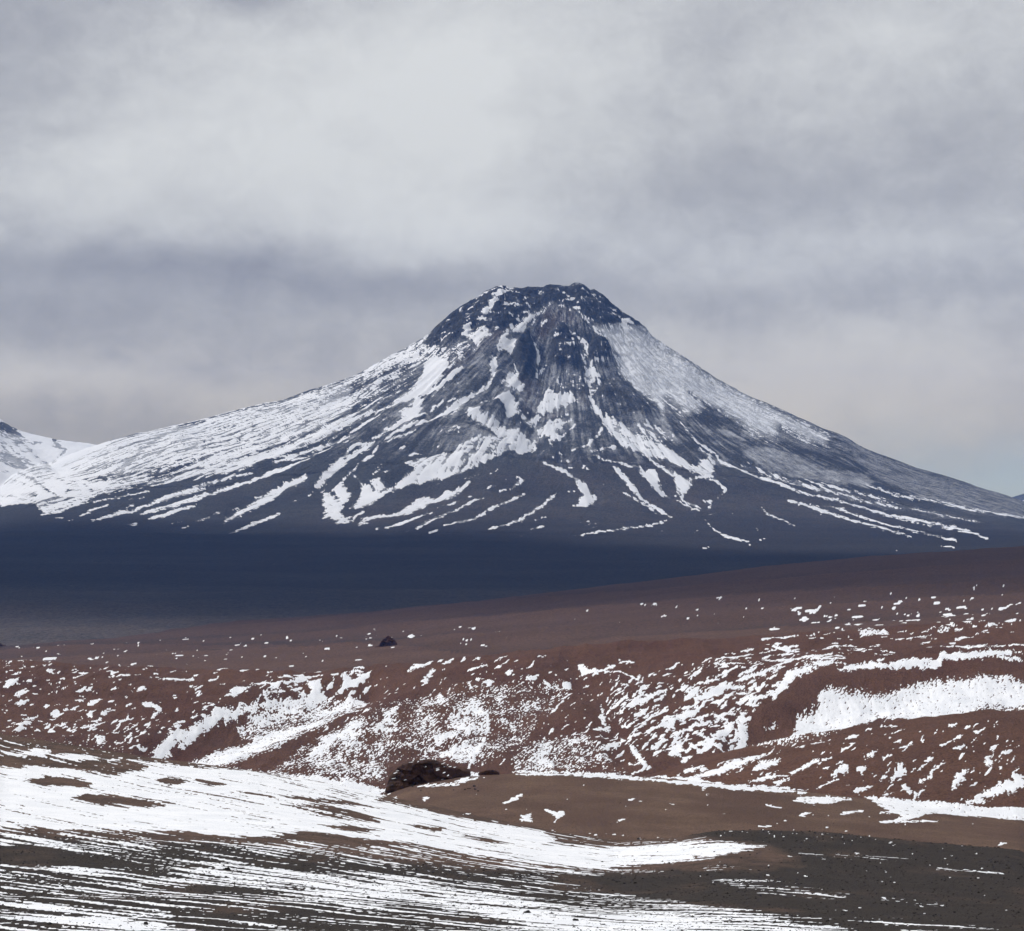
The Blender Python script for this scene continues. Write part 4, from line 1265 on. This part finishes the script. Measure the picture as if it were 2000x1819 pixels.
# big outcrop on the knoll's left end: a ridge of broken ledges
def outcrop(name, outline, base_fn, mat, label, seed, mpp, depth_m, amp=.35):
    """closed craggy body: outline (x, top y, bottom y) in photo pixels give its length and height, depth_m its thickness"""
    rnd = np.random.RandomState(seed)
    n, m = 120, 56
    xsx = np.array([c[0] for c in outline], float); tp = np.array([c[1] for c in outline], float); bt = np.array([c[2] for c in outline], float)
    gx = np.linspace(xsx[0], xsx[-1], n)
    t = np.interp(gx, xsx, tp); b = np.interp(gx, xsx, bt)
    co = []
    Y0 = base_fn
    for i in range(n):
        yy = Y0(gx[i])
        cx = (gx[i] - CX) / F * yy
        zt = -(t[i] - CY) / F * yy; zb = -(b[i] - CY) / F * yy
        h = zt - zb
        for j in range(m):
            a = math.pi * j / (m - 1)              # from the front foot over the top to the back foot
            prof = math.sin(a) ** .55
            dy = -math.cos(a) * depth_m * (.35 + .65 * min(1, h / 6.0))
            co.append((cx, yy + dy, zb - .3 + (h + .3) * prof))
    co = np.array(co)
    X, Y, Z = co[:, 0], co[:, 1], co[:, 2]
    hh = np.repeat((b - t) / np.max(b - t), m)
    S = float(np.max((b - t) * mpp)) / 6.0         # size of the blocks follows the size of the outcrop
    strat = Z + .22 * X                            # beds dip towards the right
    b1 = cells(X / (3.6 * S), strat / (1.5 * S), seed)
    b2 = cells(X / (1.5 * S), strat / (.7 * S), seed + 3)
    a1 = fbm(X / (5 * S), Z / (4 * S) + Y / (5 * S), 3, seed)
    k = (.9 * (b1 - .5) + .3 * (b2 - .5) + amp * 2.2 * a1) * S * np.clip(hh * 2.2, .1, 1)
    co[:, 1] -= k * 1.7
    co[:, 2] += k * .55
    co[:, 0] += .4 * S * fbm(Z / (2 * S), Y / (3 * S), 3, seed + 8)
    idx = np.arange(n * m, dtype=np.int32).reshape(n, m)
    q = np.stack([idx[:-1, :-1], idx[1:, :-1], idx[1:, 1:], idx[:-1, 1:]], -1).reshape(-1, 4)
    me = raw_mesh(name, co, q, False)
    o = link(name, me, mat, None, label, 'rock outcrop', None)
    return o, co.reshape(n, m, 3)


yk = lambda x: 772.0
oc, occo = outcrop('rock_outcrop', [(752, 1546, 1571), (757, 1530, 1574), (762, 1514, 1578), (768, 1508, 1574), (776, 1502, 1570), (786, 1494, 1563), (796, 1489, 1557), (810, 1485, 1553), (826, 1484, 1552), (845, 1486, 1551), (862, 1491, 1551), (880, 1497, 1549), (895, 1500, 1543), (908, 1502, 1536), (918, 1507, 1533)],
                   yk, outcrop_mat, 'large dark brown rock outcrop of broken ledges at the end of the knoll', 401, .13, 4.5)
# snow caught on its ledges
rr = random.Random(3)
pm = []
vs, qs = [], []
for i in range(26):
    a = rr.randrange(10, 112); b = rr.randrange(6, 28)
    c = occo[a, b]
    if rr.random() < .5 and a < 66:
        continue
    L2, W2 = rr.uniform(.25, .9), rr.uniform(.08, .22)
    k0 = len(vs)
    for q in range(8):
        an = q / 8 * 2 * math.pi
        vs.append((c[0] + math.cos(an) * L2 * rr.uniform(.7, 1.1), c[1] - .12 + math.sin(an) * W2, c[2] + .03 + math.sin(an) * W2 * .8 + math.cos(an) * .12))
    for q in range(0, 6, 2):
        qs.append((k0, k0 + q + 1, k0 + q + 2, k0 + (q + 3) % 8))
me = raw_mesh('snow', np.array(vs), np.array(qs), False)
sn = link('snow', me, snow_mid, oc)
sn['kind'] = 'stuff'

# smaller outcrop far out on the upland
p = on('upland', 757, 1262)
oc2, _ = outcrop('rock_outcrop', [(729, 1264.6, 1266), (734, 1262, 1265.5), (740, 1261, 1264.5), (744, 1253, 1262.5), (748, 1249.5, 1262), (753, 1245, 1262), (758, 1244, 1261.5), (764, 1245, 1261), (768, 1247, 1260.5), (771, 1249.5, 1259.5), (775, 1256, 1258)],
                 lambda x: float(p[1]), crag_mat, 'small black rock outcrop standing alone on the distant brown upland', 431, float(p[1]) / F, 5.0, 1.0)
p = on('upland', 4, 1262)
oc3, _ = outcrop('rock_outcrop', [(-12, 1260, 1263), (-8, 1257, 1263), (-3, 1255.5, 1263), (2, 1256.5, 1262.5), (5, 1259, 1262), (8, 1260, 1261.5), (11, 1259, 1261)],
                 lambda x: float(p[1]), crag_mat, 'tiny black rock at the left edge of the upland', 433, float(p[1]) / F, 4.0, .5)
# a low reddish rib of rock right of the big outcrop
oc4, _ = outcrop('rock_outcrop', [(934, 1510, 1512), (942, 1506, 1511), (952, 1504, 1511), (961, 1503.5, 1511), (968, 1505, 1511), (975, 1508, 1511)],
                 lambda x: 775.0, outcrop_mat, 'low reddish rib of rock on the knoll crest right of the large outcrop', 437, .13, 2.0)

# stones on the near slope: the ones that can be made out, each its own object
meshes = [rock_mesh('stone', 500 + i, 2, .35, rr.uniform(.65, .9), 7) for i in range(7)]
for me in meshes:
    me.materials.append(stone_mat)
named = [  # photo x, y, size in photo pixels, label
    (1029, 1783, 11, 'squarish black boulder on the streaked snow near the bottom'),
    (1124, 1798, 10, 'dark boulder lying right of the squarish black boulder'),
    (444, 1698, 9, 'dark boulder at the edge of the bare gravel patch'),
    (285, 1806, 10, 'largest dark stone among the lowest snow streaks'),
    (96, 1805, 8, 'dark stone in the lowest snow streaks near the left corner'),
    (810, 1806, 8, 'dark stone on bare gravel below the wide snow band'),
    (1247, 1606, 5, 'lone dark stone on the brown foot of the knoll'),
    (885, 1770, 7, 'dark stone on the white band left of the squarish boulder'),
    (1592, 1627, 5, 'dark stone on the crest of the gravel rise'),
    (532, 1616, 5, 'lone dark stone in the middle of the wide snowfield'),
    (720, 1752, 6, 'dark stone between two thin snow streaks'),
    (1240, 1725, 6, 'dark stone on bare ground beside the tongue of snow'),
]
rs = random.Random(21)


def put_stone(x, y, size, label, group, lay='slope'):
    pt = on(lay, x, y)
    r = size * pt[1] / F * .62
    o = bpy.data.objects.new('stone', meshes[rs.randrange(len(meshes))])
    o.location = (float(pt[0]), float(pt[1]), float(pt[2]) + r * .25)
    o.rotation_euler = (rs.uniform(-.25, .25), rs.uniform(-.25, .25), rs.uniform(0, 6.28))
    o.scale = (r * rs.uniform(.85, 1.25), r * rs.uniform(.85, 1.2), r * rs.uniform(.75, 1.05))
    COL.objects.link(o)
    o['label'] = label
    o['category'] = 'stone'
    if group:
        o['group'] = group


for (x, y, sz, lb) in named:
    put_stone(x, y, sz, lb, 'stones on the near slope')
for i in range(14):                       # blocks fallen from the big outcrop
    put_stone(rs.uniform(800, 935), rs.uniform(1531, 1546), rs.uniform(2.5, 5.0), 'dark fallen block on the soil just below the large outcrop', 'fallen blocks', 'knoll')
cnt = 0
while cnt < 230:
    x = rs.uniform(0, 2000); y = rs.uniform(1625, 1817)
    if y < 1640 + .03 * abs(x - 700) and rs.random() < .8:
        continue
    if x < 1200 and y < 1690 and rs.random() < .75:
        continue
    on_snow = float(SNOW.sample(np.array([x]), np.array([y]))[0]) > .4
    bare = 'bare dark gravel' if float(TINT.sample(np.array([x]), np.array([y]))[0]) > .5 else 'brown soil'
    side = 'left' if x < 667 else 'middle' if x < 1333 else 'right'
    put_stone(x, y, 2.2 + 3.6 * rs.random() ** 2.5, 'small dark stone among the %s in the %s third of the near slope' % ('wind-combed snow streaks' if on_snow else bare, side), 'small stones on the near slope')
    cnt += 1

# the rest of the rubble: one mass of grit
xs_, px_, py_, co_ = GRID['slope']
kx_, kpx_, kpy_, kco_ = GRID['knoll']
knr = kco_.shape[0] - 13
nr = co_.shape[0] - 11
ico = [(1, 0, 0), (-.5, .8, 0), (-.6, -.8, .1), (0, .1, .8), (.3, .5, .45)]
V, Q = [], []
rg = np.random.RandomState(5)
made = 0
while made < 9000:
    x = rg.uniform(-40, 2040); y = rg.uniform(1618, 1840)
    tn = float(TINT.sample(np.array([np.clip(x, 0, 1998)]), np.array([min(y, 1870)]))[0])
    if rg.rand() > tn * (.8 if x < 1250 else 1.0) + .03:
        continue
    c = int(np.clip(np.searchsorted(xs_, x), 0, len(xs_) - 1))
    r = int(np.clip(np.searchsorted(-py_[:nr, c], -y), 0, nr - 1))
    p = co_[r, c]
    s_ = (.6 + 1.8 * rg.rand() ** 3) * p[1] / F * 1.35
    a = rg.uniform(0, 6.28); ca, sa = math.cos(a), math.sin(a)
    k0 = len(V)
    for (vx, vy, vz) in ico:
        V.append((p[0] + (vx * ca - vy * sa) * s_, p[1] + (vx * sa + vy * ca) * s_, p[2] + .035 + vz * s_ * rg.uniform(.7, 1.1) - .1 * s_))
    Q += [(k0, k0 + 1, k0 + 4, k0 + 3), (k0 + 1, k0 + 2, k0 + 3, k0 + 4), (k0 + 2, k0, k0 + 3, k0 + 3)]
    made += 1
while made < 13500:                       # the knoll is sown with smaller stones
    x = rg.uniform(740, 2040); y = rg.uniform(1515, 1680)
    if float(perlin(np.array([x / 70]), np.array([y / 16]), 3)[0]) + rg.uniform(-.3, .3) < 0:
        continue
    c = int(np.clip(np.searchsorted(kx_, x), 0, len(kx_) - 1))
    r = int(np.clip(np.searchsorted(-kpy_[:knr, c], -y), 0, knr - 1))
    if r == knr - 1:
        made += .2
        continue
    p = kco_[r, c]
    s_ = (.35 + 1.1 * rg.rand() ** 4) * p[1] / F
    a = rg.uniform(0, 6.28); ca, sa = math.cos(a), math.sin(a)
    k0 = len(V)
    for (vx, vy, vz) in ico:
        V.append((p[0] + (vx * ca - vy * sa) * s_, p[1] + (vx * sa + vy * ca) * s_, p[2] + .03 + vz * s_ * rg.uniform(.7, 1.1) - .1 * s_))
    Q += [(k0, k0 + 1, k0 + 4, k0 + 3), (k0 + 1, k0 + 2, k0 + 3, k0 + 4), (k0 + 2, k0, k0 + 3, k0 + 3)]
    made += 1
V = np.array(V, np.float32)
me = bpy.data.meshes.new('gravel')
me.from_pydata(V.tolist(), [], [tuple(dict.fromkeys(q)) for q in Q])
link('gravel', me, stone_mat, None, 'dark rubble strewn over the near slope and knoll', 'gravel', 'stuff')

# ------------------------------------------------------------------ a bank of cloud high above the plain; its shadow lies across the volcano's foot
def cloud_bank(name, outline, z, label, seed):
    """outline: where its shadow falls (photo pixel x, depth Y, ground z)"""
    pts = []
    for (x, yv, zg) in outline:
        X0 = (x - CX) / F * yv
        t = (z - zg) / sdir[2]
        pts.append((X0 + sdir[0] * t, yv + sdir[1] * t))
    pts = np.array(pts)
    c = pts.mean(0)
    n = 220
    seg = np.linspace(0, len(pts), n, endpoint=False)
    i0 = seg.astype(int); f = (seg - i0)[:, None]
    ring = pts[i0 % len(pts)] * (1 - f) + pts[(i0 + 1) % len(pts)] * f
    m = 30
    top, bot = [], []
    for j in range(m + 1):
        q = j / m
        rag = 1 + .045 * fbm(ring[:, 0] / 420, ring[:, 1] / 420, 5, seed, .6)[:, None]
        xy = c + (ring - c) * q * (1 + (rag - 1) * q)
        puff = fbm(xy[:, 0] / 500, xy[:, 1] / 500, 5, seed + 4, .55, True)
        env = math.sqrt(max(0, 1 - q ** 4))
        top.append(np.column_stack([xy, z + 40 + (180 + 160 * puff) * env]))
        bot.append(np.column_stack([xy, z - (20 + 30 * puff) * env]))
    co = np.concatenate([np.array(top).reshape(-1, 3), np.array(bot).reshape(-1, 3)])
    q = []
    N = (m + 1) * n
    for j in range(m):
        a = np.arange(n); b = (a + 1) % n
        t = np.stack([j * n + a, (j + 1) * n + a, (j + 1) * n + b, j * n + b], -1)
        q.append(t); q.append(t[:, ::-1] + N)
    a = np.arange(n); b = (a + 1) % n
    q.append(np.stack([m * n + a, N + m * n + a, N + m * n + b, m * n + b], -1))
    rim = np.repeat(np.concatenate([np.arange(m + 1), np.arange(m + 1)]) / m, n)
    me = raw_mesh(name, co, np.concatenate(q), True, {'rim': rim})
    mat = bpy.data.materials.new('cloud')
    mat.use_nodes = True
    nt = NT(mat.node_tree)
    df = nt.n('ShaderNodeBsdfDiffuse'); df.inputs[0].default_value = (.85, .86, .88, 1)
    tr = nt.n('ShaderNodeBsdfTranslucent'); tr.inputs[0].default_value = (.55, .57, .62, 1)
    mx = nt.n('ShaderNodeMixShader'); mx.inputs[0].default_value = .15
    nt.t.links.new(df.outputs[0], mx.inputs[1]); nt.t.links.new(tr.outputs[0], mx.inputs[2])
    thin = nt.n('ShaderNodeBsdfTransparent')
    pos = nt.n('ShaderNodeNewGeometry').outputs['Position']
    fr = nt.m('ADD', attr(nt, 'rim'), nt.m('MULTIPLY', nt.m('SUBTRACT', nt.noise(pos, 1 / 600.0, 5, .6), .5), .35))
    m2 = nt.n('ShaderNodeMixShader')
    nt.set(m2.inputs[0], nt.ramp(fr, .66, 1.02))
    nt.t.links.new(mx.outputs[0], m2.inputs[1]); nt.t.links.new(thin.outputs[0], m2.inputs[2])
    out = nt.n('ShaderNodeOutputMaterial'); nt.t.links.new(m2.outputs[0], out.inputs[0])
    return link(name, me, mat, None, label, 'cloud', 'stuff')


cloud_bank('cloud', [(-1500, 10600, -100), (0, 10500, -100), (300, 9950, -105), (700, 9550, -110), (1000, 9100, -120), (1400, 8400, -140), (1700, 8000, -150), (2300, 7900, -120), (4800, 7600, -100),
                     (4800, 3000, -80), (2000, 3250, -85), (1600, 3400, -100), (1300, 3550, -125), (1000, 3850, -150), (700, 4150, -200), (450, 4650, -200), (0, 4850, -200), (-1500, 4850, -200)],
           2700.0, 'flat grey cloud bank above the plain that shades the foot of the volcano', 601)

# ------------------------------------------------------------------ haze: thin blue mountain air from the camera to the far hills
import bmesh
bm = bmesh.new()
bmesh.ops.create_cube(bm, size=1.0)
me = bpy.data.meshes.new('haze')
bm.to_mesh(me)
bm.free()
hz = bpy.data.objects.new('haze', me)
hz.location = (0, 9500, 320)
hz.scale = (23000, 25000, 1440)
COL.objects.link(hz)
hz['kind'] = 'stuff'
hz['label'] = 'thin blue haze lying over the whole landscape'
hz['category'] = 'haze'
mat = bpy.data.materials.new('haze')
mat.use_nodes = True
nt = NT(mat.node_tree)
pvn = nt.n('ShaderNodeVolumePrincipled')
pvn.inputs['Color'].default_value = (.09, .31, 1.0, 1)
pvn.inputs['Density'].default_value = 2.0e-5
pvn.inputs['Anisotropy'].default_value = 0.0
out = nt.n('ShaderNodeOutputMaterial')
nt.t.links.new(pvn.outputs[0], out.inputs['Volume'])
me.materials.append(mat)
